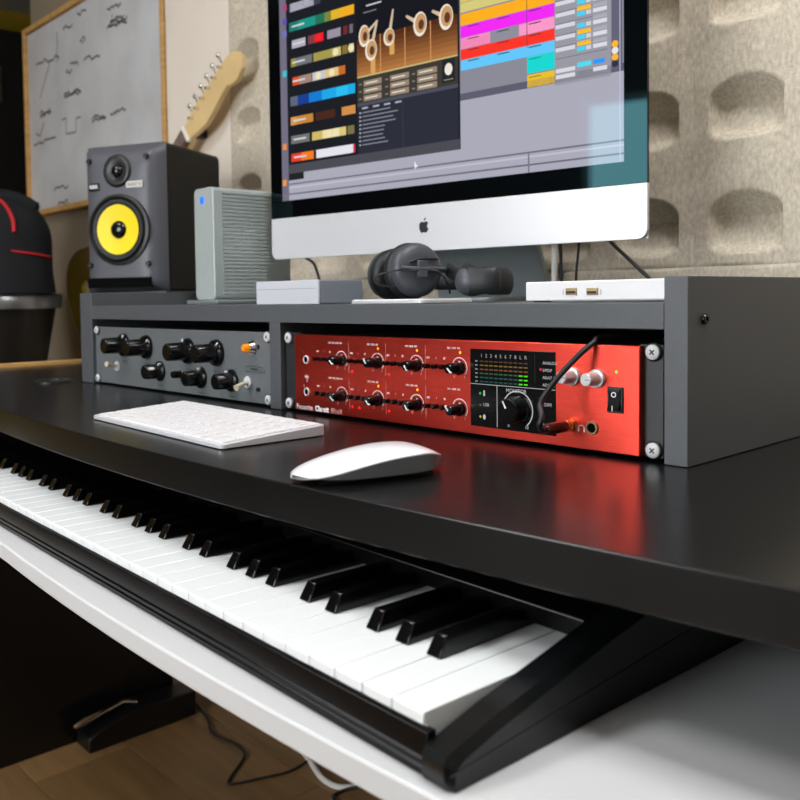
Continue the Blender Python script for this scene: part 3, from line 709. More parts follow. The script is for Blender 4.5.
for px, py, pr, ang in ((124.5, 345.0, BIG, 0.5), (147.0, 347.0, BIG, 0.9), (188.5, 351.0, BIG, -0.3), (217.0, 352.8, BIG, 0.7), (160.5, 371.0, MID, 0.6), (201.5, 377.5, MID, 0.2), (232.0, 380.5, MID, -0.4)):
    x, z = GP(px, py); k = fluted(pr, gu, x, z, 'knob')
    R_ = pr[-3][0]; bm = bmesh.new(); box(bm, -0.0008, 0.0008, -0.0075, -0.0052 if pr is BIG else -0.003, R_*0.72, R_*0.98); bm.transform(Matrix.Translation((x, 0, z)) @ Matrix.Rotation(ang, 4, 'Y')); obj('pointer', bm, WHITEPL, k, smooth=0)
    for q in range(9):
        a_ = -0.7+q*(PI+1.4)/8; GD.rect(x+(R_+0.004)*math.cos(a_)-0.0006, x+(R_+0.004)*math.cos(a_)+0.0006, z+(R_+0.004)*math.sin(a_)-0.0006, z+(R_+0.004)*math.sin(a_)+0.0006, BK)
    GD.rect(x-0.008, x+0.008, z-R_-0.0075, z-R_-0.0060, BK)
x, z = GP(180.5, 374.2); knob(gu, x, z, -0.0004, [(0, 0.013), (0.0042, 0.013), (0.0048, 0.012), (0.0055, 0.0), (0, 0)], BLACKGL, name='push_button')
for (px, py), (tx, ty) in (((117.5, 366.0), (106.5, 364.0)), ((248.2, 382.2), (236.0, 388.0))):
    x, z = GP(px, py); bm = bmesh.new(); lathe(bm, [(0, 0.004), (0.0038, 0.004), (0.0042, 0.0015), (0.0075, 0.0015), (0.0078, 0.0), (0, 0)], (x, -0.0004, z), (0, -1, 0), 18); tg = obj('toggle_nut', bm, STEEL, gu)
    tip = AY(tx, ty, -0.021); bm = bmesh.new(); tube(bm, [(x, -0.003, z), tuple(Vector((x, -0.003, z)).lerp(tip, 0.5)), tuple(tip)], [0.0022, 0.0030, 0.0040], 12); obj('toggle_lever', bm, mat('toggle_ivory', rgb(226, 214, 188), 0.25, metal=0.3), tg)
x, z = GP(252.5, 347.8); bm = bmesh.new(); lathe(bm, [(0, 0.007), (0.0062, 0.007), (0.0070, 0.0055), (0.0086, 0.0012), (0.0094, 0.0)], (x, -0.0004, z), (0, -1, 0), 22); lb = obj('lamp_bezel', bm, CHROME, gu)
bm = bmesh.new(); lathe(bm, [(0, 0.0150), (0.0032, 0.0143), (0.0054, 0.0115), (0.0058, 0.007), (0, 0.007)], (x, -0.0004, z), (0, -1, 0), 22); obj('lamp_lens', bm, LAMPAMBER, lb)
for px, py in ((255.5, 346.8), (256.2, 389.2)):
    x, z = GP(px, py); x += 0.006; bm = bmesh.new(); lathe(bm, [(0, 0.0025), (0.0026, 0.0025), (0.0030, 0.0), (0, 0)], (x, -0.0004, z), (0, -1, 0), 14); obj('fuse_cap', bm, BLACK, gu)
x0, z1 = GP(246, 364.8); x1, _ = GP(264.5, 368); _, z0 = GP(256, 372.8)
obj('name_plate', bx(x0, x1, -0.0009, 0.0005, z0, z1), mat('name_plate_metal', rgb(140, 146, 148), 0.3, metal=0.6), gu, bevel=0.0003)
GD.rect(x0+0.002, x1-0.002, z0+0.0012, z0+0.0017, BK, 16); GD.rect(x0+0.002, x1-0.002, z1-0.0017, z1-0.0012, BK, 16)
GD.rect((x0+x1)/2-0.008, (x0+x1)/2+0.008, (z0+z1)/2-0.001, (z0+z1)/2+0.001, BK, 16)
GD.build('panel_markings', -0.0003, PRINT, gu)

# ================================================================== COMPUTER MONITOR
MYAW = 0.139409
mo = thing('computer_monitor', 'large all-in-one computer with silver chin showing music software windows', 'computer', (-0.38749, 0.25846, ST+0.0004), MYAW)
MB = 0.19700-ST-0.0004                # bottom of the chin above the shelf (local z)
CH = 0.0676; MWD = 0.65; MH = 0.4585
bm = bmesh.new(); prism(bm, rrect(0, MWD, MB, MB+CH, 0.013, 6, (1, 1, 0, 0)), 1, 0.0, 0.006)
obj('chin', bm, ALU, mo, bevel=0.0006, local=True)
bm = bmesh.new(); prism(bm, rrect(0, MWD, MB+CH, MB+MH, 0.013, 6, (0, 0, 1, 1)), 1, 0.0003, 0.006)
obj('bezel_glass', bm, GLASSBLACK, mo, local=True, bevel=0.0003)
# curved aluminium back
bm = bmesh.new(); NX, NZ = 24, 18; g = []
for j in range(NZ+1):
    row = []
    for i in range(NX+1):
        u, v_ = i/NX, j/NZ
        d_ = 0.006+0.046*(max(0, 1-(2*u-1)**2)**0.8)*(max(0, 1-(2*v_-1)**2)**0.8)
        row.append(bm.verts.new((0.001+u*(MWD-0.002), d_, MB+0.001+v_*(MH-0.002))))
    g.append(row)
for j in range(NZ):
    for i in range(NX): bm.faces.new((g[j][i], g[j+1][i], g[j+1][i+1], g[j][i+1]))
bm.faces.new([g[0][i] for i in range(NX+1)] + [g[j][NX] for j in range(1, NZ+1)] + [g[NZ][i] for i in range(NX-1, -1, -1)] + [g[j][0] for j in range(NZ-1, 0, -1)])
bmesh.ops.recalc_face_normals(bm, faces=bm.faces[:])
obj('back_shell', bm, ALU, mo, local=True, smooth=60)
# stand: foot plate and leaning neck
sc = 0.325
bm = bmesh.new(); prism(bm, rrect(sc-0.101, sc+0.101, 0.002, 0.195, 0.008, 4), 2, 0.0, 0.0045); st = obj('stand_foot', bm, ALUG, mo, local=True, bevel=0.0006)
bm = bmesh.new()
prof = [(0.185, 0.0046), (0.185, 0.010), (0.170, 0.040), (0.140, 0.090), (0.095, 0.150), (0.055, 0.20), (0.048, 0.20), (0.075, 0.150), (0.130, 0.085), (0.158, 0.038), (0.166, 0.0046)]
prism(bm, prof, 0, sc-0.101, sc+0.101); obj('stand_neck', bm, ALUG, mo, local=True, bevel=0.0006)
# apple silhouette on the chin
def apple(cx, cz, s):
    P = []
    body = [(0.0, 0.30), (0.13, 0.36), (0.27, 0.36), (0.40, 0.28), (0.45, 0.20), (0.36, 0.10), (0.33, -0.03), (0.38, -0.16), (0.48, -0.23), (0.40, -0.40), (0.28, -0.53), (0.17, -0.56), (0.06, -0.52), (0.0, -0.51), (-0.06, -0.52), (-0.17, -0.56), (-0.28, -0.53), (-0.40, -0.36), (-0.47, -0.14), (-0.47, 0.08), (-0.40, 0.25), (-0.27, 0.35), (-0.13, 0.36)]
    leaf = [(0.0, 0.40), (0.02, 0.54), (0.10, 0.65), (0.21, 0.70), (0.20, 0.57), (0.12, 0.46)]
    return [[(cx+x*s, cz+z*s) for x, z in q] for q in (body, leaf)]
ld = Decal()
for q in apple(0.3165, MB+0.0365, 0.0178): ld.poly(q, (12, 12, 13))
ld.build('emblem', -0.0002, PRINT, mo, local=True)
# ---- screen picture
_n = Vector((math.sin(MYAW), -math.cos(MYAW), 0)); _t = Vector((math.cos(MYAW), math.sin(MYAW), 0)); _o = Vector((-0.38749, 0.25846, 0))
def S(x, y):
    d = ray(x, y); t = (_o-Vector((CAM.x, CAM.y, 0))).dot(_n)/d.dot(_n); q = CAM+d*t
    return (Vector((q.x, q.y, 0))-_o).dot(_t), q.z-ST-0.0004
SX0, SX1 = 0.0272, 0.6205; SZ0 = MB+0.0958; SZ1 = SZ0+0.334
sd = Decal()
def R(xa, za, xb, zb, col, ly=1): sd.rect(min(xa, xb), max(xa, xb), max(SZ0, min(za, zb)), min(SZ1, max(za, zb)), col, ly)
sd.rect(SX0, SX1, SZ0, SZ1, (152, 151, 166))
tl = lambda x, y: S(x, y)
# arrangement area (mid grey) and detail panel (pale)
_, zsep = S(460, 101); _, zsep2 = S(460, 94)
R(SX0, SZ0, SX1, zsep, (168, 167, 182), 1); R(SX0, zsep, SX1, zsep2, (92, 90, 108), 2); R(SX0, zsep2, SX1, SZ1, (136, 136, 148), 1)
zb = S(300, 190)[1]
for k, (yy, cc) in enumerate(((183, (110, 108, 122)), (186.5, (190, 188, 200)), (193, (108, 106, 120)))): z_ = S(300, yy)[1]; R(SX0, z_-0.0012, SX1, z_+0.0012, cc, 2)
ux = S(528, 168)[0]; R(ux, SZ0, ux+0.002, S(300, 184)[1], (110, 108, 122), 3)
# track lanes
xa = S(460.5, 30)[0]; xb = S(554.5, 30)[0]
def zl(y): return S(461, y)[1]
def zr(y): return S(554, y)[1]
lanes = [(-8, 3, (216, 196, 90)), (3.5, 13, (212, 200, 120)), (14.5, 26, (250, 172, 24)), (26.5, 38.3, (238, 36, 240)), (38.8, 49.5, (247, 150, 196)), (50, 60.3, (250, 50, 34)), (60.8, 71, (96, 196, 248))]
for a, b, c in lanes: R(xa, zl(b), xb, zl(a), c, 2)
xm0, xm1 = S(490, 40)[0], S(519, 40)[0]; R(xm0, zl(49.5), xm1, zl(38.8), (140, 140, 152), 3)
for k in range(14): R(xa+0.001, zl(40+k*0.7), xm0-0.001, zl(40.25+k*0.7), (222, 100, 150), 3)
xt = S(527, 60)[0]
R(xt, zr(68.5), xb, zr(51.5), (20, 212, 206), 2); R(xt, zr(83), xb, zr(70), (232, 188, 38), 2)
R(xt-0.0004, zl(62), xt+0.0006, SZ1, (90, 60, 60), 4)
for a, b, c in lanes[3:]:
    for q in range(3): x_ = xa+(xb-xa)*(0.08+0.33*q); R(x_, zl(a+2.2), x_+0.018, zl(a+1.2), (60, 50, 60), 4)
for yy in (53, 71.5): R(xt+0.003, zr(yy+1.5), xt+0.020, zr(yy+0.8), (30, 60, 60), 4)
# track headers and mixer boxes
h0, h1 = S(555.5, 40)[0], S(575, 40)[0]; m0, m1, m2, m3 = S(577, 40)[0], S(591, 40)[0], S(593, 40)[0], S(607, 40)[0]
R(h0-0.001, zr(86), S(611, 40)[0], SZ1, (150, 150, 160), 2); R(S(611.5, 40)[0], zr(83), SX1-0.002, SZ1, (98, 96, 114), 2)
for k, yy in enumerate((-8.5, 3, 14.5, 26, 37.5, 49)):
    R(h0, zr(yy+4), h1, zr(yy), (212, 212, 220), 3); R(h0, zr(yy+11), m3, zr(yy+10.4), (96, 96, 108), 3)
    if k in (1, 2, 4, 5, 0): R(m0, zr(yy+2.2), m1, zr(yy-2), (250, 188, 40), 3)
    R(m0, zr(yy+7.4), S(585, 40)[0], zr(yy+3.2), (70, 208, 240), 3); R(S(586, 40)[0], zr(yy+7.4), m1, zr(yy+3.2), (205, 205, 214), 3)
    R(m2, zr(yy+2.2), m3, zr(yy-1.6), (170, 170, 182), 3); R(m2, zr(yy+7.4), m3, zr(yy+3.4), (216, 216, 224), 3)
R(h0, zr(74), h1, zr(70), (214, 214, 222), 3); R(h0, zr(80), h1, zr(76), (214, 214, 222), 3)
R(m0, zr(72), m1, zr(67.5), (80, 214, 244), 3); R(m2, zr(72), m3-0.003, zr(67.5), (40, 150, 250), 3); R(m2, zr(79), m3, zr(75), (214, 214, 222), 3)
for yy, c in ((43.8, (248, 178, 44)), (50.4, (226, 226, 230)), (57, (248, 178, 44)), (63.4, (46, 46, 70))): a_ = S(615, yy); sd.disc(a_[0], a_[1], 0.0044, 0.0044, c, 4)
R(S(619.5, 40)[0], SZ0, S(619.5, 40)[0]+0.001, SZ1, (196, 192, 220), 3)
# sampler window on the left
w0, wz_ = S(288.5, 176); w1, wz2 = S(460, 147); wbz = 0.5*(wz_+wz2)
R(w0, wbz, w1, SZ1, (22, 24, 30), 5); R(w0, wbz, w1, wbz+0.0145, (72, 72, 80), 6)
R(SX0, SZ0, S(287.5, 100)[0], SZ1, (112, 108, 126), 5)
for yy, c in ((8, (170, 70, 110)), (22, (90, 80, 170)), (34, (110, 110, 190)), (74, (60, 190, 210)), (147, (230, 140, 60)), (183, (230, 150, 70))): a_ = S(284.5, yy); R(a_[0]-0.004, a_[1]-0.005, a_[0]+0.005, a_[1]+0.005, c, 6)
R(w0, wbz-0.011, w0+0.035, wbz, (30, 30, 34), 5)
l0, l1 = S(289.5, 50)[0], S(354.5, 50)[0]
def seg(zc_, hh, parts):
    for a, b, c in parts: R(l0+(l1-l0)*a, zc_-hh, l0+(l1-l0)*b, zc_+hh, c, 7)
def zrr(y): return S(354.5, y)[1]
hh = 0.0066
seg(zrr(-12), hh, [(0, .5, (60, 62, 76)), (.02, .4, (190, 190, 205))])
seg(zrr(8.5), hh*1.1, [(0, .14, (26, 120, 110)), (.14, .42, (24, 146, 132)), (.42, .56, (30, 112, 84)), (.56, .66, (120, 130, 60)), (.66, .8, (222, 176, 40)), (.8, 1, (236, 170, 30))])
seg(zrr(27.5), hh, [(.04, .26, (176, 172, 186)), (.3, .4, (120, 60, 70)), (.4, .54, (232, 22, 30)), (.6, .8, (152, 140, 158)), (.84, .9, (110, 40, 40)), (.93, .98, (120, 100, 110))])
seg(zrr(47), hh, [(.02, .1, (150, 140, 60)), (.1, .36, (110, 112, 116)), (.38, .68, (160, 150, 74)), (.66, .8, (196, 186, 110)), (.82, .9, (130, 110, 50)), (.92, .99, (200, 196, 150))])
seg(zrr(67), hh, [(.04, .15, (214, 84, 34)), (.15, .35, (160, 130, 116)), (.36, .56, (196, 196, 200)), (.56, .76, (220, 190, 130)), (.76, .86, (196, 104, 30))])
seg(zrr(88), hh*1.15, [(0, .12, (90, 100, 120)), (.12, .3, (20, 60, 140)), (.3, .5, (16, 120, 206)), (.5, .72, (24, 164, 226)), (.72, .9, (40, 186, 236)), (.9, 1, (22, 170, 226))])
seg(zrr(109), hh, [(.0, .18, (214, 150, 80)), (.1, .36, (196, 130, 50)), (.4, .7, (70, 36, 22)), (.8, 1, (206, 140, 70))])
seg(zrr(129), hh, [(0, .3, (110, 112, 112)), (.34, .5, (206, 182, 100)), (.5, .76, (232, 216, 160)), (.76, .86, (214, 196, 120)), (.88, .98, (120, 110, 70))])
seg(zrr(148), hh, [(0, .16, (226, 60, 34)), (.16, .36, (240, 120, 30)), (.4, .96, (226, 224, 234)), (.96, .99, (196, 50, 60))])
for yy in (8.5, 27.5, 47, 67, 109, 129, 148):
    R(l0+0.006, zrr(yy)-0.0012, l0+0.034, zrr(yy)+0.0016, (208, 208, 212), 8)
for yy, rad in ((27.5, .47), (47, .72), (47, .95), (67, .66), (67, .45), (129, .6), (129, .7)):
    sd.disc(l0+(l1-l0)*rad, zrr(yy), 0.006, 0.0058, (236, 222, 180) if yy != 27.5 else (245, 30, 36), 8)
# instrument picture
i0, i1 = S(357, 60)[0], S(457.5, 40)[0]
zA = S(357, 78)[1]; zB = S(357, 40)[1]
R(i0, zA, i1, SZ1, (16, 17, 24), 6)
for k in range(8): R(i0, zA+(zB-zA)*k/8, i1, zA+(zB-zA)*(k+1)/8+0.0002, (176-14*k, 116-11*k, 62-7*k), 7)
for k in range(1, 4): x_ = i0+(i1-i0)*k/4; R(x_-0.0008, zA, x_+0.0008, zB, (206, 150, 96), 8)
R(i0, zA-0.001, i1, zA+0.0012, (196, 182, 120), 8)
def horn(px, py, rx, rz, tail=None):
    u, v_ = S(px, py); sd.disc(u, v_, rx, rz, (236, 226, 208), 9); sd.disc(u+0.001, v_+0.001, rx*0.82, rz*0.80, (196, 150, 104), 10); sd.disc(u+0.002, v_-0.001, rx*0.42, rz*0.42, (90, 56, 34), 11)
    if tail:
        tu, tv = S(*tail); d = Vector((tu-u, tv-v_)); m_ = Vector((-d.y, d.x)).normalized()*rx*0.3
        sd.poly([(u-m_.x, v_-m_.y), (tu-m_.x*.5, tv-m_.y*.5), (tu+m_.x*.5, tv+m_.y*.5), (u+m_.x, v_+m_.y)], (208, 186, 156), 8)
horn(364, 36, 0.0105, 0.0165, (376, 22)); horn(371, 50, 0.0115, 0.0160, (377, 20)); horn(389, 37, 0.0105, 0.0130, (393, 9)); horn(420, 24, 0.0120, 0.0175, (406, 16)); horn(446, 17, 0.0120, 0.0180, (432, 11))
for (pa, pb) in (((372, 52), (374, 73)), ((391, 40), (394, 54))):
    u, v_ = S(*pa); u2, v2 = S(*pb); R(u-0.003, v2, u+0.006, v_, (214, 160, 90), 8)
u, v_ = S(366, 6); R(u, v_-0.001, u+0.03, v_+0.0012, (200, 200, 205), 8); R(u-0.006, v_-0.010, u+0.02, v_-0.0085, (130, 130, 140), 8)
zP = S(357, 104)[1]
R(i0, zP, i1, zA-0.001, (58, 54, 48), 7)
for cx_ in (372.5, 399.5, 427.0):
    for r in range(3):
        u, v_ = S(cx_, (90, 84.5, 79)[0 if cx_ < 380 else 1 if cx_ < 410 else 2] - 8 + r*7.4); R(u-0.0175, v_-0.0042, u+0.0175, v_+0.0042, (150, 132, 112), 8); R(u-0.014, v_-0.0008, u+0.010, v_+0.0010, (226, 220, 210), 9)
        R(u-0.027, v_-0.001, u-0.0215, v_+0.001, (130, 126, 116), 8)
u, v_ = S(448.5, 70.5); R(u-0.011, v_-0.016, u+0.011, v_+0.016, (34, 33, 34), 8); sd.disc(u, v_+0.002, 0.0066, 0.0085, (232, 228, 214), 9); R(u-0.008, v_-0.013, u+0.008, v_-0.0118, (150, 150, 140), 9)
R(i0, wbz+0.0145, i1, zP-0.004, (40, 42, 54), 7); R(i0, zP-0.005, i1, zP, (74, 76, 90), 8)
for k in range(9):
    u, v_ = S(359.5, 113.5+k*4.0); R(u, v_-0.0009, u+0.003, v_+0.0011, (200, 200, 206), 8); R(u+0.006, v_-0.0008, u+(0.060, 0.074, 0.066, 0.070, 0.050, 0.048, 0.046, 0.050, 0.056)[k], v_+0.0009, (132, 134, 146), 8)
for k in range(4): u, v_ = S(362+11*k, 108.5-2*k); R(u, v_-0.0012, u+0.012, v_+0.0012, (176, 178, 188), 9)
R(S(402.5, 120)[0], wbz+0.0145, S(402.5, 120)[0]+0.001, zP-0.006, (60, 62, 74), 9)
R(w1, wbz, w1+0.0012, SZ1, (40, 40, 46), 6)
# pointer arrow
u, v_ = S(414.5, 161); sd.poly([(u, v_), (u+0.0062, v_-0.0095), (u+0.0030, v_-0.0090), (u, v_-0.0125)], (235, 235, 238), 12)
sd.build('screen_picture', 0.0002, PRINT_SCREEN, mo, local=True, step=2e-5)

# ================================================================== THINGS ON THE SHELF
# studio speaker
SYAW = math.radians(27)
sp = thing('studio_speaker', 'black studio monitor speaker with bright yellow cone left of the hutch', 'speaker', (-0.832, 0.120, 0.1502), SYAW)
sp.scale = (1.165, 1.165, 1.165)
SW, SD_, SH = 0.158, 0.193, 0.244
# cabinet (local: x along the front, y depth)
bm = bmesh.new(); prism(bm, rrect(0, SW, 0.0005, SH, 0.010, 4, (0, 0, 1, 1)), 1, 0.026, SD_)
obj('cabinet', bm, SPK, sp, bevel=0.002, local=True)
# baffle: soft curved front with port slot at the bottom
bm = bmesh.new(); NX, NZ = 20, 26; g = []
for j in range(NZ+1):
    row = []
    for i in range(NX+1):
        u, v_ = i/NX, j/NZ
        e = max(abs(2*u-1), abs(2*v_-1)); d_ = 0.026-0.026*(1-max(abs(2*u-1)**7, abs(2*v_-1)**(9 if v_ > 0.5 else 40)))
        row.append(bm.verts.new((0.001+u*(SW-0.002), d_, 0.0005+v_*(SH-0.0015))))
    g.append(row)
for j in range(NZ):
    for i in range(NX): bm.faces.new((g[j][i], g[j][i+1], g[j+1][i+1], g[j+1][i]))
obj('baffle', bm, SPKF, sp, local=True, smooth=70)
obj('port', bx(0.015, SW-0.020, -0.0004, 0.024, 0.006, 0.0225), mat('port_black', rgb(3, 3, 3), 0.9, spec=0.1), sp, local=True)
def disc_part(name, x, z, prof, m, parent, y=0.0, n=36):
    bm = bmesh.new(); lathe(bm, prof, (x, y, z), (0, -1, 0), n); return obj(name, bm, m, parent, local=True, smooth=50)
wx_, wz_c = SW/2+0.001, 0.101
WS = 0.90
def wsc(pr): return [(r*WS, h) for r, h in pr]
wf = disc_part('woofer', wx_, wz_c, wsc([(0.0655, -0.001), (0.0650, 0.0030), (0.0600, 0.0042), (0.0570, 0.0015), (0.0560, -0.004)]), BLACK, sp)
disc_part('surround', wx_, wz_c, wsc([(0.0570, 0.001), (0.0545, 0.0060), (0.0495, 0.0065), (0.0440, 0.0030)]), RUBBER, wf)
disc_part('cone', wx_, wz_c, wsc([(0.0455, 0.0046), (0.0300, 0.0030), (0.0150, 0.0014), (0, 0.0010)]), YELLOW, wf)
disc_part('dust_cap', wx_, wz_c, wsc([(0.0165, 0.0012), (0.0150, 0.0050), (0.0100, 0.0078), (0, 0.0090)]), BLACKGL, wf)
tw = disc_part('tweeter', wx_-0.001, 0.197, [(0.0270, -0.001), (0.0265, 0.0016), (0.0225, 0.0040), (0.0130, 0.0008), (0.0125, 0.0006), (0, 0.0006)], BLACK, sp)
disc_part('dome', wx_-0.001, 0.197, [(0.0110, 0.0006), (0.0095, 0.0040), (0.0050, 0.0065), (0, 0.0075)], BLACKGL, tw)
for x, z in ((0.022, 0.216), (SW-0.024, 0.218), (0.020, 0.044), (SW-0.024, 0.044)):
    disc_part('bolt', x, z, [(0, 0.0018), (0.0040, 0.0018), (0.0048, 0.0), (0.0048, -0.002)], BLACK, sp, n=16)
ob = obj('badge', bx(0.022, 0.043, -0.0016, 0.0006, 0.167, 0.179), BLACKGL, sp, bevel=0.0006, local=True)
bd = Decal(); bd.text('KRK', 0.0325, 0.1705, 0.0085, (235, 235, 240), align='CENTER', bold=0.0003); bd.build('badge_print', -0.0018, PRINT, ob, local=True)
ob = obj('badge', bx(SW-0.062, SW-0.030, -0.0016, 0.0006, 0.168, 0.179), mat('badge_silver', rgb(210, 208, 200), 0.3, metal=0.5), sp, bevel=0.0006, local=True)
bd = Decal(); bd.text('ROKIT 5', SW-0.046, 0.1712, 0.0068, (90, 88, 80), align='CENTER', bold=0.0002); bd.build('badge_print', -0.0018, PRINT, ob, local=True)

# black riser that carries the speaker, mostly hidden behind the hutch
rs = thing('speaker_riser', 'black speaker riser on the desk behind the hutch panel', 'stand', (-0.82, 0.12, 0.0004), SYAW)
obj('base_plate', bx(0.0, 0.17, 0.02, 0.21, 0.0, 0.010), BLACK, rs, bevel=0.002, local=True)
obj('column', bx(0.02, 0.155, 0.04, 0.20, 0.0102, 0.137), BLACK, rs, bevel=0.002, local=True)
obj('top_plate', bx(0.0, 0.18, 0.012, 0.222, 0.1372, 0.1494), BLACK, rs, bevel=0.002, local=True)

# external drive
ex0, ex1, ey0, ey1 = -0.4745, -0.4150, 0.162, 0.318; ez0, ez1 = ST+0.0075, ST+0.1925
dv = thing('external_drive', 'upright silver external drive with ribbed side and blue light', 'hard drive', ((ex0+ex1)/2, (ey0+ey1)/2, ST+0.0004))
bm = bmesh.new(); prism(bm, rrect(ex0, ex1, ez0, ez1, 0.009, 5), 1, ey0, ey1); ob = obj('case', bm, DRIVE, dv, bevel=0.0015)
for k in range(28):
    z = ez0+0.010+k*0.0061
    if k == 0:
        rib = obj('rib', bx(ex1-0.0004, ex1+0.0018, ey0+0.016, ey1-0.004, z, z+0.0022), DRIVE, dv, smooth=0); z00 = z
    else: copy_part(rib, dv, (0, 0, z-z00))
obj('stand', bx(ex0-0.014, ex1+0.022, ey0-0.010, ey1-0.02, ST+0.0006, ST+0.0072), ALUG, dv, bevel=0.0015)
bm = bmesh.new(); lathe(bm, [(0, 0.0022), (0.0050, 0.0015), (0.0072, 0.0), (0, 0)], ((ex0+ex1)/2-0.004, ey0+0.0002, ez1-0.020), (0, -1, 0), 20); obj('status_light', bm, LED_BLUE, dv)

# white box on the left of the shelf
bxx0 = AY(256.5, 300, 0.012).x; bxx1 = AY(318.5, 300, 0.012).x
wbx = thing('white_box', 'low white box with grey sides left of the headphones', 'box', ((bxx0+bxx1)/2, 0.05, ST+0.0004))
obj('case', bx(bxx0, bxx1, 0.0145, 0.080, ST+0.0006, ST+0.0285), BOXGREY, wbx, bevel=0.0012)
obj('front_panel', bx(bxx0, bxx1, 0.012, 0.0143, ST+0.0006, ST+0.0285), BOXWHITE, wbx, bevel=0.0006)
obj('seam', bx(bxx0+0.004, bxx1-0.004, 0.0117, 0.0121, ST+0.0185, ST+0.0190), BOXGREY, wbx, smooth=0)

# usb hub on the right of the shelf
hb0 = AY(525.5, 292, 0.03).x
hub = thing('usb_hub', 'flat white hub box with two USB ports beside the right hutch panel', 'usb hub', ((hb0+px0)/2, 0.06, ST+0.0004))
obj('case', bx(hb0, px0-0.0012, 0.030, 0.115, ST+0.0018, ST+0.0190), WHITEPL, hub, bevel=0.0012)
for fx in (hb0+0.01, px0-0.016):
    obj('foot', bx(fx-0.004, fx+0.004, 0.034, 0.050, ST+0.0006, ST+0.0019), RUBBER, hub)
for px in (571.5, 592.5):
    a = AY(px, 291.5, 0.03); u = obj('usb_port', bx(a.x-0.0056, a.x+0.0056, 0.0288, 0.0304, a.z-0.0030, a.z+0.0030), USBMETAL, hub, bevel=0.0004)
    obj('tongue', bx(a.x-0.0045, a.x+0.0045, 0.0284, 0.0290, a.z-0.0018, a.z+0.0004), BLACK, u)
for px in (563.5, 601.0): 
    a = AY(px, 292, 0.03); dd = Decal(); dd.rect(a.x-0.0006, a.x+0.0006, a.z-0.0022, a.z+0.0022, (190, 190, 196)); dd.build('port_mark', 0.0297, PRINT, hub)

# trackpad under the headphones
ta, tb = AZ(352, 303.5, ST), None
tpx0, tpx1 = 0.100, 0.150
tp = thing('trackpad', 'thin silver trackpad lying under the black headphones', 'trackpad', (0.10, 0.07, ST+0.0004))
bm = bmesh.new(); prism(bm, rrect(tpx0, tpx1+0.06, 0.006, 0.085, 0.006, 4), 2, ST+0.0006, ST+0.0040); obj('base', bm, ALU, tp, bevel=0.0005)
bm = bmesh.new(); prism(bm, rrect(tpx0+0.001, tpx1+0.059, 0.007, 0.084, 0.006, 4), 2, ST+0.0040, ST+0.0050); obj('glass_top', bm, WHITEPL, tp, bevel=0.0002)

# headphones
HT = ST+0.0054
hp = thing('headphones', 'black closed headphones lying on their side under the monitor', 'headphones', (0.10, 0.12, HT))
def ear_cup(c, nrm, rad, thick):
    nrm = Vector(nrm).normalized(); c = Vector(c)
    bm = bmesh.new(); lathe(bm, [(0, thick), (rad*0.55, thick), (rad*0.80, thick*0.93), (rad*0.93, thick*0.72), (rad, thick*0.40), (rad*0.98, 0.0), (0, 0)], c, nrm, 36); e = obj('ear_cup', bm, HPPLASTIC, hp, smooth=50)
    bm = bmesh.new(); lathe(bm, [(rad*0.55, -0.019), (rad*0.80, -0.022), (rad*1.0, -0.018), (rad*1.06, -0.010), (rad*1.02, -0.002), (rad*0.9, 0.0), (rad*0.5, 0.0)], c, nrm, 36); obj('ear_pad', bm, HPLEATHER, e, smooth=60)
    return e
cy_ = 0.115
c1 = AY(414.5, 274.5, cy_); R1 = 0.0318
n1 = Vector((0.95, -0.30, 0.05)).normalized()
e1 = ear_cup((c1.x, cy_, HT+R1+0.001), n1, R1, 0.016)
C1 = Vector((c1.x, cy_, HT+R1+0.001))
C2 = C1 - n1*0.060 + Vector((0, 0, -0.0005)); e2 = ear_cup(C2, -n1+Vector((0, 0, 0.1)), R1*0.97, 0.014)
# yoke bar across the visible cup
side = n1.cross(Vector((0, 0, 1))).normalized(); side = -side if side.x < 0 else side   # along the cup face, to the right in the picture
bm = bmesh.new(); tube(bm, smooth_path([C1+n1*0.0165-side*0.026+Vector((0, 0, 0.001)), C1+n1*0.0185-side*0.012, C1+n1*0.0190, C1+n1*0.0185+side*0.014, C1+n1*0.010+side*0.030, C1+n1*0.000+side*0.043], 5), 0.0035, 10); obj('yoke', bm, HPPLASTIC, hp, smooth=60)
bm = bmesh.new(); box(bm, -0.006, 0.006, -0.003, 0.003, -0.010, 0.010); q = Vector((0, -1, 0)).rotation_difference(n1).to_matrix().to_4x4(); bm.transform(Matrix.Translation(C1+n1*0.019) @ q); obj('pivot', bm, HPPLASTIC, hp, bevel=0.001)
bm = bmesh.new(); tube(bm, smooth_path([C1+n1*0.0165-side*0.014+Vector((0, 0, 0.008)), C1+n1*0.0172+Vector((0, 0, 0.012)), C1+n1*0.0165+side*0.022+Vector((0, 0, 0.012))], 6), 0.0013, 8); obj('trim_line', bm, HPLEATHER, hp, smooth=60)
# headband: from the cup hinge out to the right and back to the far cup
rb = AY(470, 280, 0.125); end = AY(494, 284, 0.140)
hinge1 = C1+side*0.046
hb_pts = [hinge1, Vector((rb.x, 0.125, HT+0.020)), Vector((rb.x+0.028, 0.132, HT+0.019)), Vector((end.x, 0.142, HT+0.018)), Vector((end.x-0.006, 0.172, HT+0.018)), Vector((end.x-0.06, 0.195, HT+0.018)), C2-n1*0.016+side*0.046+Vector((0, 0, -0.008)), C2-n1*0.016+side*0.030]
pth = smooth_path(hb_pts, 8)
bm = bmesh.new()
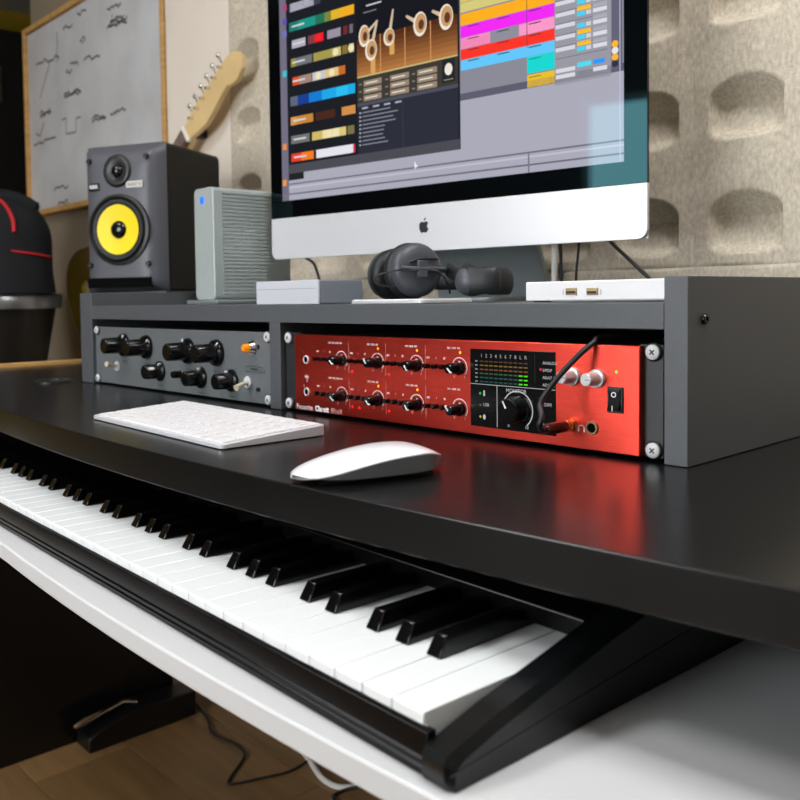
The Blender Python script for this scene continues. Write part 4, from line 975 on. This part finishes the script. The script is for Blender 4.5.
# flat padded band: rounded cross-section, taller than thick
rings = []
for i, p in enumerate(pth):
    t = (pth[min(i+1, len(pth)-1)]-pth[max(i-1, 0)]).normalized(); s = t.cross(Vector((0, 0, 1))).normalized()
    f_ = i/(len(pth)-1); hgt = 0.007+0.0085*(1 if 0.12 < f_ < 0.70 else 0.25); th = 0.0035+0.003*(1 if 0.12 < f_ < 0.70 else 0.2)
    if 0.08 < f_ < 0.20: hgt += 0.003*math.sin((f_-0.08)/0.12*PI); th += 0.004*math.sin((f_-0.08)/0.12*PI)
    rings.append([bm.verts.new(p+s*th*math.cos(a_)*(1 if abs(math.cos(a_)) > .3 else .9)+Vector((0, 0, 1))*hgt*math.sin(a_)) for a_ in [2*PI*k/14 for k in range(14)]])
for a_, b_ in zip(rings[:-1], rings[1:]):
    for k in range(14): bm.faces.new((a_[k], a_[(k+1) % 14], b_[(k+1) % 14], b_[k]))
bm.faces.new(rings[0][::-1]); bm.faces.new(rings[-1]); bmesh.ops.recalc_face_normals(bm, faces=bm.faces[:])
obj('headband', bm, HPLEATHER, hp, smooth=60)
bm = bmesh.new(); bmesh.ops.create_uvsphere(bm, u_segments=20, v_segments=12, radius=0.0155); bm.transform(Matrix.Translation((rb.x-0.002, 0.124, HT+0.0185)) @ Matrix.Diagonal((1.05, 0.8, 1.05, 1))); obj('hinge', bm, HPPLASTIC, hp, smooth=60)
# its thin lead
L_ = [C1+n1*0.018+side*0.004, C1+n1*0.026+side*0.018+Vector((0, 0, -0.004)), C1+n1*0.026+side*0.030+Vector((0, 0, -0.018)), C1+n1*0.020+side*0.036+Vector((0, 0, -0.0285))]
bm = bmesh.new(); tube(bm, smooth_path(L_, 8), 0.0011, 8); obj('lead', bm, CABLE, hp, smooth=60)
L_ = [C1+n1*0.018-side*0.004, C1+n1*0.022-side*0.030+Vector((0, 0, -0.001)), C1+n1*0.018-side*0.058+Vector((0, 0, -0.008)), C1+n1*0.016-side*0.056+Vector((0, 0, -0.017)), C1+n1*0.012-side*0.030+Vector((0, 0, -0.020))]
bm = bmesh.new(); tube(bm, smooth_path(L_, 8), 0.0011, 8); obj('lead', bm, CABLE, hp, smooth=60)

# cables behind the monitor
def cable(label, pts, r, m, group=None, name='cable'):
    bm = bmesh.new(); tube(bm, smooth_path(pts, 8), r, 10)
    o = obj(name, bm, m, smooth=60); tag(o, label, 'cable', group); return o
def cp(px, py, y): a = AY(px, py, y); return (a.x, y, a.z)
cable('black cable dropping behind the white box', [cp(296, 240, 0.345), cp(304, 256, 0.345), cp(314, 264, 0.345), cp(320, 283, 0.345), cp(321, 296, 0.345)], 0.0026, CABLE)
cable('thick black cable rising behind the usb hub beside the white lead', [cp(559, 225, 0.385), cp(560.5, 250, 0.38), cp(561, 270, 0.375), cp(562, 298, 0.37)], 0.0024, CABLE)
cable('thin black cable behind the usb ports', [cp(580, 225, 0.39), cp(578.5, 250, 0.385), cp(576.5, 270, 0.38), cp(575, 298, 0.375)], 0.0018, CABLE)
cable('black cable slanting down behind the hub to the right panel', [cp(600, 228, 0.39), cp(612, 243, 0.375), cp(632, 262, 0.35), cp(652, 281, 0.33), cp(668, 297, 0.31)], 0.0024, CABLE)
cable('straight white lead rising behind the usb hub', [cp(554, 222, 0.375), cp(554.5, 250, 0.372), cp(554.5, 275, 0.37), cp(554.5, 298, 0.368)], 0.0042, CABLEW)

# ================================================================== KEYBOARD AND MOUSE ON THE DESK
KX, KY, KR = -0.10623, -0.19608, -0.038812
kb = thing('computer_keyboard', 'slim white wireless computer keyboard lying on the black desk', 'keyboard', (KX, KY, 0.0004), KR)
KW, KD = 0.279, 0.1149
bm = bmesh.new(); prism(bm, rrect(0, KW, 0, KD, 0.006, 4), 2, 0.0003, 0.0105)
for v in bm.verts:
    if v.co.z > 0.005: v.co.z = 0.0042+0.0062*v.co.y/KD
obj('base', bm, ALU, kb, bevel=0.0006, local=True)
tilt = math.atan(0.0062/KD)
def key_mesh(wd_, dp):
    bm = bmesh.new(); prism(bm, rrect(0, wd_, 0, dp, 0.0018, 2), 2, 0.0, 0.0012)
    me = bpy.data.meshes.new('key'); bm.to_mesh(me); bm.free(); me.materials.append(WHITEPL); return me
KM_ = {}
rows = [(0.0055, 0.0170, [1, 1, 1, 1.25, 5.2, 1.25, 1, 1, 1, 1]), (0.0245, 0.0165, [2.35, 1, 1, 1, 1, 1, 1, 1, 1, 1, 1, 2.35]), (0.0430, 0.0165, [1.85, 1, 1, 1, 1, 1, 1, 1, 1, 1, 1, 1, 1.85]),
        (0.0615, 0.0165, [1.6, 1, 1, 1, 1, 1, 1, 1, 1, 1, 1, 1, 1, 1.1]), (0.0800, 0.0165, [1, 1, 1, 1, 1, 1, 1, 1, 1, 1, 1, 1, 1, 1.7]), (0.0985, 0.0125, [1]*14)]
for y_, dp, ws in rows:
    tot = sum(ws); gap = 0.0026; avail = KW-0.0105-gap*(len(ws)-1); x_ = 0.00525
    for wu in ws:
        wd_ = avail*wu/tot; kk = (round(wd_, 4), dp)
        if kk not in KM_: KM_[kk] = key_mesh(wd_, dp)
        o = mk('key', KM_[kk], None, kb); o.location = (x_, y_, 0.0042+0.0062*y_/KD+0.00002); o.rotation_euler = (tilt, 0, 0); x_ += wd_+gap

m_a, m_b = AZ(294, 479, 0.004), AZ(438, 461, 0.006)
mc = Vector((0.3415, -0.1880, 0)); myaw = math.atan2(m_b.y-m_a.y, m_b.x-m_a.x)
ms = thing('computer_mouse', 'flat white wireless mouse with silver underside on the desk edge', 'mouse', (mc.x, mc.y, 0.0003), myaw)
ms.scale = (1.06, 1.06, 0.97)
def mouse_shell(ztop, lo, name, m, par, z_off=0.0):
    bm = bmesh.new(); NX, NY = 28, 14; top = []; bot = []
    Lh, Wh = 0.0567, 0.0286
    for i in range(NX+1):
        s = -1+2*i/NX; hw = Wh*(1-abs(s)**4.2*0.35)*math.sqrt(max(0, 1-abs(s)**5)) if abs(s) < 1 else 0.0
        hw = max(hw, 0.002); rt, rb_ = [], []
        for j in range(NY+1):
            t = -1+2*j/NY
            x = Lh*s; y = hw*t
            zt, zb = ztop(s, t), lo(s, t)
            rt.append(bm.verts.new((x, y, zt))); rb_.append(bm.verts.new((x, y, zb)))
        top.append(rt); bot.append(rb_)
    for i in range(NX):
        for j in range(NY):
            bm.faces.new((top[i][j], top[i+1][j], top[i+1][j+1], top[i][j+1])); bm.faces.new((bot[i][j], bot[i][j+1], bot[i+1][j+1], bot[i+1][j]))
        bm.faces.new((top[i][0], bot[i][0], bot[i+1][0], top[i+1][0])); bm.faces.new((top[i][NY], top[i+1][NY], bot[i+1][NY], bot[i][NY]))
    for i in (0, NX):
        bm.faces.new([*top[i], *bot[i][::-1]])
    bmesh.ops.recalc_face_normals(bm, faces=bm.faces[:])
    return obj(name, bm, m, par, local=True, smooth=60)
rimz = lambda s: 0.0052+0.0088*max(0, 1-(s-0.10)**2*1.15)**1.0 if abs(s) <= 1 else 0.004
ms_edge = lambda s, t: 0.0032+0.0135*max(0.0, 1-((s-0.55)/1.55)**2)**1.3*(1 if s < 0.55 else 1-0.55*((s-0.55)/0.45)**2)
crown = lambda s, t: ms_edge(s, t)+0.0009+0.0052*(1-abs(s+0.05)**2.2 if s > -1 else 0)*(1-abs(t)**2.4)*(1 if s < 0.95 else 0.9)
mouse_shell(crown, lambda s, t: ms_edge(s, t), 'top_shell', WHITEGL, ms)
mouse_shell(lambda s, t: ms_edge(s, t)-0.0003, lambda s, t: 0.0012+0.0022*abs(s)**3+0.0045*abs(t)**3*0.6, 'underside', mat('mouse_aluminium', rgb(120, 124, 128), 0.35, metal=0.7), ms)
for sy in (-0.015, 0.015): obj('glide_rail', bx(-0.043, 0.043, sy-0.001, sy+0.001, 0.0, 0.0016), BLACK, ms, local=True)

# ================================================================== BACKGROUND: guitar, backpack, drum
GY = 0.49
g_nut = AY(189, 135, GY); g_tip = AY(240, 47, GY)
gd = Vector((g_tip.x-g_nut.x, 0, g_tip.z-g_nut.z)); gl = gd.length; gd.normalize(); gp = Vector((-gd.z, 0, gd.x))   # across, up-left
gt = thing('electric_guitar', 'electric guitar with maple headstock and brown body hung slantwise on the wall', 'guitar', (g_nut.x-gd.x*0.6, GY, g_nut.z-gd.z*0.6))
def gpt(a, b, y=GY): p = Vector((g_nut.x, y, g_nut.z))+gd*a+gp*b; return p
def gprism(poly, y0_, y1_):
    bm = bmesh.new(); A = [bm.verts.new(gpt(a, b, y0_)) for a, b in poly]; B = [bm.verts.new(gpt(a, b, y1_)) for a, b in poly]; n = len(poly)
    bm.faces.new(A); bm.faces.new(B[::-1])
    for i in range(n): bm.faces.new((A[i], B[i], B[(i+1) % n], A[(i+1) % n]))
    bmesh.ops.recalc_face_normals(bm, faces=bm.faces[:]); return bm
s_ = gl/0.185; HS = 0.62
head = [(-0.004, -0.021), (0.010, -0.024), (0.030, -0.036), (0.055, -0.046), (0.085, -0.044), (0.112, -0.040), (0.130, -0.041), (0.138, -0.052), (0.155, -0.060), (0.175, -0.052), (0.184, -0.030), (0.180, -0.006), (0.166, 0.012), (0.150, 0.018), (0.110, 0.022), (0.070, 0.0255), (0.034, 0.028), (0.016, 0.024), (-0.004, 0.021)]
obj('headstock', gprism([(a*s_, b*s_*HS) for a, b in head], GY-0.008, GY+0.006), MAPLE, gt, bevel=0.002)
obj('nut', gprism([(-0.003, -0.0150*s_), (0.004, -0.0150*s_), (0.004, 0.0150*s_), (-0.003, 0.0150*s_)], GY-0.013, GY-0.004), WHITEPL, gt)
obj('fretboard', gprism([(-0.40, -0.026), (-0.003, -0.0150*s_), (-0.003, 0.0150*s_), (-0.40, 0.026)], GY-0.011, GY-0.003), ROSEWOOD, gt, bevel=0.001)
obj('neck', gprism([(-0.40, -0.026), (-0.003, -0.0150*s_), (-0.003, 0.0150*s_), (-0.40, 0.026)], GY-0.003, GY+0.012), MAPLE, gt, bevel=0.003)
for k in range(6):
    a_ = (0.030+0.0215*k)*s_
    base = gpt(a_, 0.006*s_, GY-0.008); bm = bmesh.new(); cone(bm, base, (0, -1, 0), 0.0042, 0.0036, 0.012, 14); tn = obj('tuner', bm, CHROME, gt)
    c0 = gpt(a_, 0.0165*s_, GY-0.001); bm = bmesh.new(); tube(bm, [c0, c0+gp*0.012*s_], 0.0022, 8); bmesh.ops.create_uvsphere(bm, u_segments=12, v_segments=8, radius=0.0068, matrix=Matrix.Translation(c0+gp*0.018*s_) @ Matrix.Diagonal((1, 0.6, 1, 1))); obj('tuner_button', bm, CHROME, tn)
bp = [(0.02, 0.0), (0.05, 0.04), (0.11, 0.105), (0.135, 0.140), (0.10, 0.150), (0.04, 0.135), (-0.04, 0.112), (-0.12, 0.115), (-0.20, 0.155), (-0.27, 0.165), (-0.32, 0.13), (-0.345, 0.06), (-0.345, -0.04), (-0.31, -0.12), (-0.24, -0.155), (-0.16, -0.140), (-0.09, -0.112), (-0.02, -0.118), (0.05, -0.128), (0.09, -0.120), (0.08, -0.09), (0.03, -0.05)]
bpp = smooth_path([(a, b, 0) for a, b in bp] + [(bp[0][0], bp[0][1], 0)], 4)[:-1]
obj('body', gprism([(p.x-0.44, p.y) for p in bpp], GY-0.018, GY+0.030), BURST, gt, bevel=0.006)
obj('bridge', gprism([(-0.665, -0.04), (-0.63, -0.04), (-0.63, 0.04), (-0.665, 0.04)], GY-0.028, GY-0.018), CHROME, gt, bevel=0.002)
for b in (-0.018, -0.011, -0.004, 0.004, 0.011, 0.018):
    bm = bmesh.new(); tube(bm, [gpt(-0.64, b, GY-0.0285), gpt(0.0, b*0.75, GY-0.0155)], 0.0005, 6); obj('string', bm, STEEL, gt)
obj('wall_hook', bx(gpt(0.01, 0).x-0.012, gpt(0.01, 0).x+0.012, GY+0.0125, 0.5275, gpt(0.01, 0).z-0.012, gpt(0.01, 0).z+0.012), BLACK, gt)

# conga-like drum that carries the backpack
rim_r = AY(61, 292, 0.33)
DCX, DCY, DR_ = -1.625, 0.245, 0.155
DTZ = 0.155
drm = thing('conga_drum', 'dark barrel drum with steel rim standing left of the desk under the backpack', 'drum', (DCX, DCY, ZF))
bm = bmesh.new(); lathe(bm, [(0, 0.0), (0.095, 0.0), (0.105, 0.02), (0.095, 0.25), (0.098, 0.50), (0.106, 0.70), (0.128, 0.82), (0.146, DTZ-ZF-0.02), (0, DTZ-ZF-0.02)], (DCX, DCY, ZF+0.001), (0, 0, 1), 40); obj('shell', bm, DRUM, drm, smooth=50)
bm = bmesh.new(); lathe(bm, [(0.146, DTZ-ZF-0.040), (0.157, DTZ-ZF-0.040), (0.159, DTZ-ZF-0.006), (0.154, DTZ-ZF), (0.144, DTZ-ZF-0.003), (0, DTZ-ZF-0.004)], (DCX, DCY, ZF), (0, 0, 1), 40); obj('rim', bm, DRUMRIM, drm, smooth=50)
def bag_k(v_):
    return max(0.05, (1.0-0.16*v_**1.3) if v_ < 0.45 else 0.943*math.sqrt(max(0.0, 1-((v_-0.45)/0.56)**2.3)))
bpk = thing('backpack', 'black backpack with red piping standing on the drum', 'backpack', (DCX, DCY, DTZ+0.0008))
bm = bmesh.new(); NA, NZ = 36, 16; rings = []; BH = 0.272
for j in range(NZ+1):
    v_ = j/NZ; z = BH*v_
    k = bag_k(v_)
    ring = []
    for i in range(NA):
        a_ = 2*PI*i/NA; c, s = math.cos(a_), math.sin(a_)
        e_ = (abs(c)**2.6+abs(s)**2.6)**(-1/2.6)
        wob = 1+0.02*math.sin(3*a_+9*v_)
        ring.append(bm.verts.new((DCX+0.175*k*e_*c*wob, DCY+0.125*k*e_*s*wob, DTZ+0.001+z)))
    rings.append(ring)
for a_, b_ in zip(rings[:-1], rings[1:]):
    for i in range(NA): bm.faces.new((a_[i], a_[(i+1) % NA], b_[(i+1) % NA], b_[i]))
bm.faces.new(rings[0][::-1]); bm.faces.new(rings[-1]); bmesh.ops.recalc_face_normals(bm, faces=bm.faces[:])
obj('bag', bm, FABRIC, bpk, smooth=80)
# rolled top/ handle bulge
hpx = at(43, 196, 0, -1.52)
bm = bmesh.new(); tube(bm, smooth_path([(-1.655, 0.14, 0.372), (-1.600, 0.19, 0.402), (-1.555, 0.255, 0.404), (-1.525, 0.31, 0.372)], 6), [0.016]+[0.027]*17+[0.018], 12); obj('top_handle', bm, FABRIC, bpk, smooth=60)
def on_bag(px, py):
    """first hit of the pixel's ray with the bag's superellipse"""
    d = ray(px, py); best = None
    for k in range(400):
        q = CAM + d*(1.6+k*0.003)
        v_ = (q.z-DTZ-0.001)/BH
        if 0 < v_ < 1:
            kk = bag_k(v_)
            if (abs((q.x-DCX)/(0.175*kk+1e-6))**2.6+abs((q.y-DCY)/(0.125*kk+1e-6))**2.6) < 1.03: return q
    return None
def piping(pix, r, name):
    P = [on_bag(*q) for q in pix]; P = [p for p in P if p is not None]
    if len(P) > 1:
        bm = bmesh.new(); tube(bm, smooth_path(P, 4), r, 8); obj(name, bm, REDTRIM, bpk, smooth=60)
piping([(-14, 196), (-5, 198), (3, 203), (9, 211), (13, 221), (14, 232)], 0.0055, 'red_piping')
piping([(11, 251), (24, 252.5), (38, 254.5), (50, 257)], 0.0030, 'red_piping')

# ================================================================== ON THE FLOOR
pa = AZ(92, 757, ZF); pb = AZ(186, 716, ZF)
pdx0, pdx1 = -0.905, -0.835
pd = thing('sustain_pedal', 'black sustain pedal with chrome footplate on the floor by the desk leg', 'pedal', (-0.865, 0.2, ZF))
py0, py1 = pa.y-0.0, pb.y+0.02
xr = 0.5*(pa.x+pb.x)
bm = bmesh.new(); prism(bm, [(py0, ZF+0.001), (py1, ZF+0.001), (py1, ZF+0.055), (py0+0.10, ZF+0.060), (py0+0.02, ZF+0.038), (py0, ZF+0.030)], 0, xr-0.062, xr); obj('housing', bm, PEDAL, pd, bevel=0.003)
bm = bmesh.new(); tube(bm, [(xr-0.031, py0-0.018, ZF+0.052), (xr-0.031, py0+0.0, ZF+0.056), (xr-0.031, py0+0.09, ZF+0.070), (xr-0.031, py0+0.12, ZF+0.058)], [0.004, 0.009, 0.005, 0.004], 12); obj('foot_lever', bm, CHROME, pd, smooth=60)
def fp(px, py, h=0.003): a = AZ(px, py, ZF+h); return (a.x, a.y, a.z)
cable('thin dark cable kinked across the wooden floor', [fp(176, 690), fp(192, 700), fp(207, 718), fp(213, 733), fp(238, 746), fp(244, 757), fp(230, 778), fp(232, 784), fp(262, 778), fp(290, 771), fp(312, 758)], 0.0024, CABLE)
cable('looped white cable on the floor under the tray', [fp(296, 740), fp(312, 764), fp(322, 778), fp(338, 787), fp(356, 786), fp(372, 780)], 0.0055, CABLEW)
cable('short dark cable end curled beside the white loop', [fp(335, 800), fp(334, 795), fp(345, 790), fp(356, 787, .012), fp(368, 783, .012)], 0.003, CABLE)

# ------------------------------------------------------------------ lift everything so that the floor is z = 0
for o in list(scn.objects):
    if o.parent is None and o.type not in {'CAMERA', 'LIGHT'}:
        o.location.z += DZ
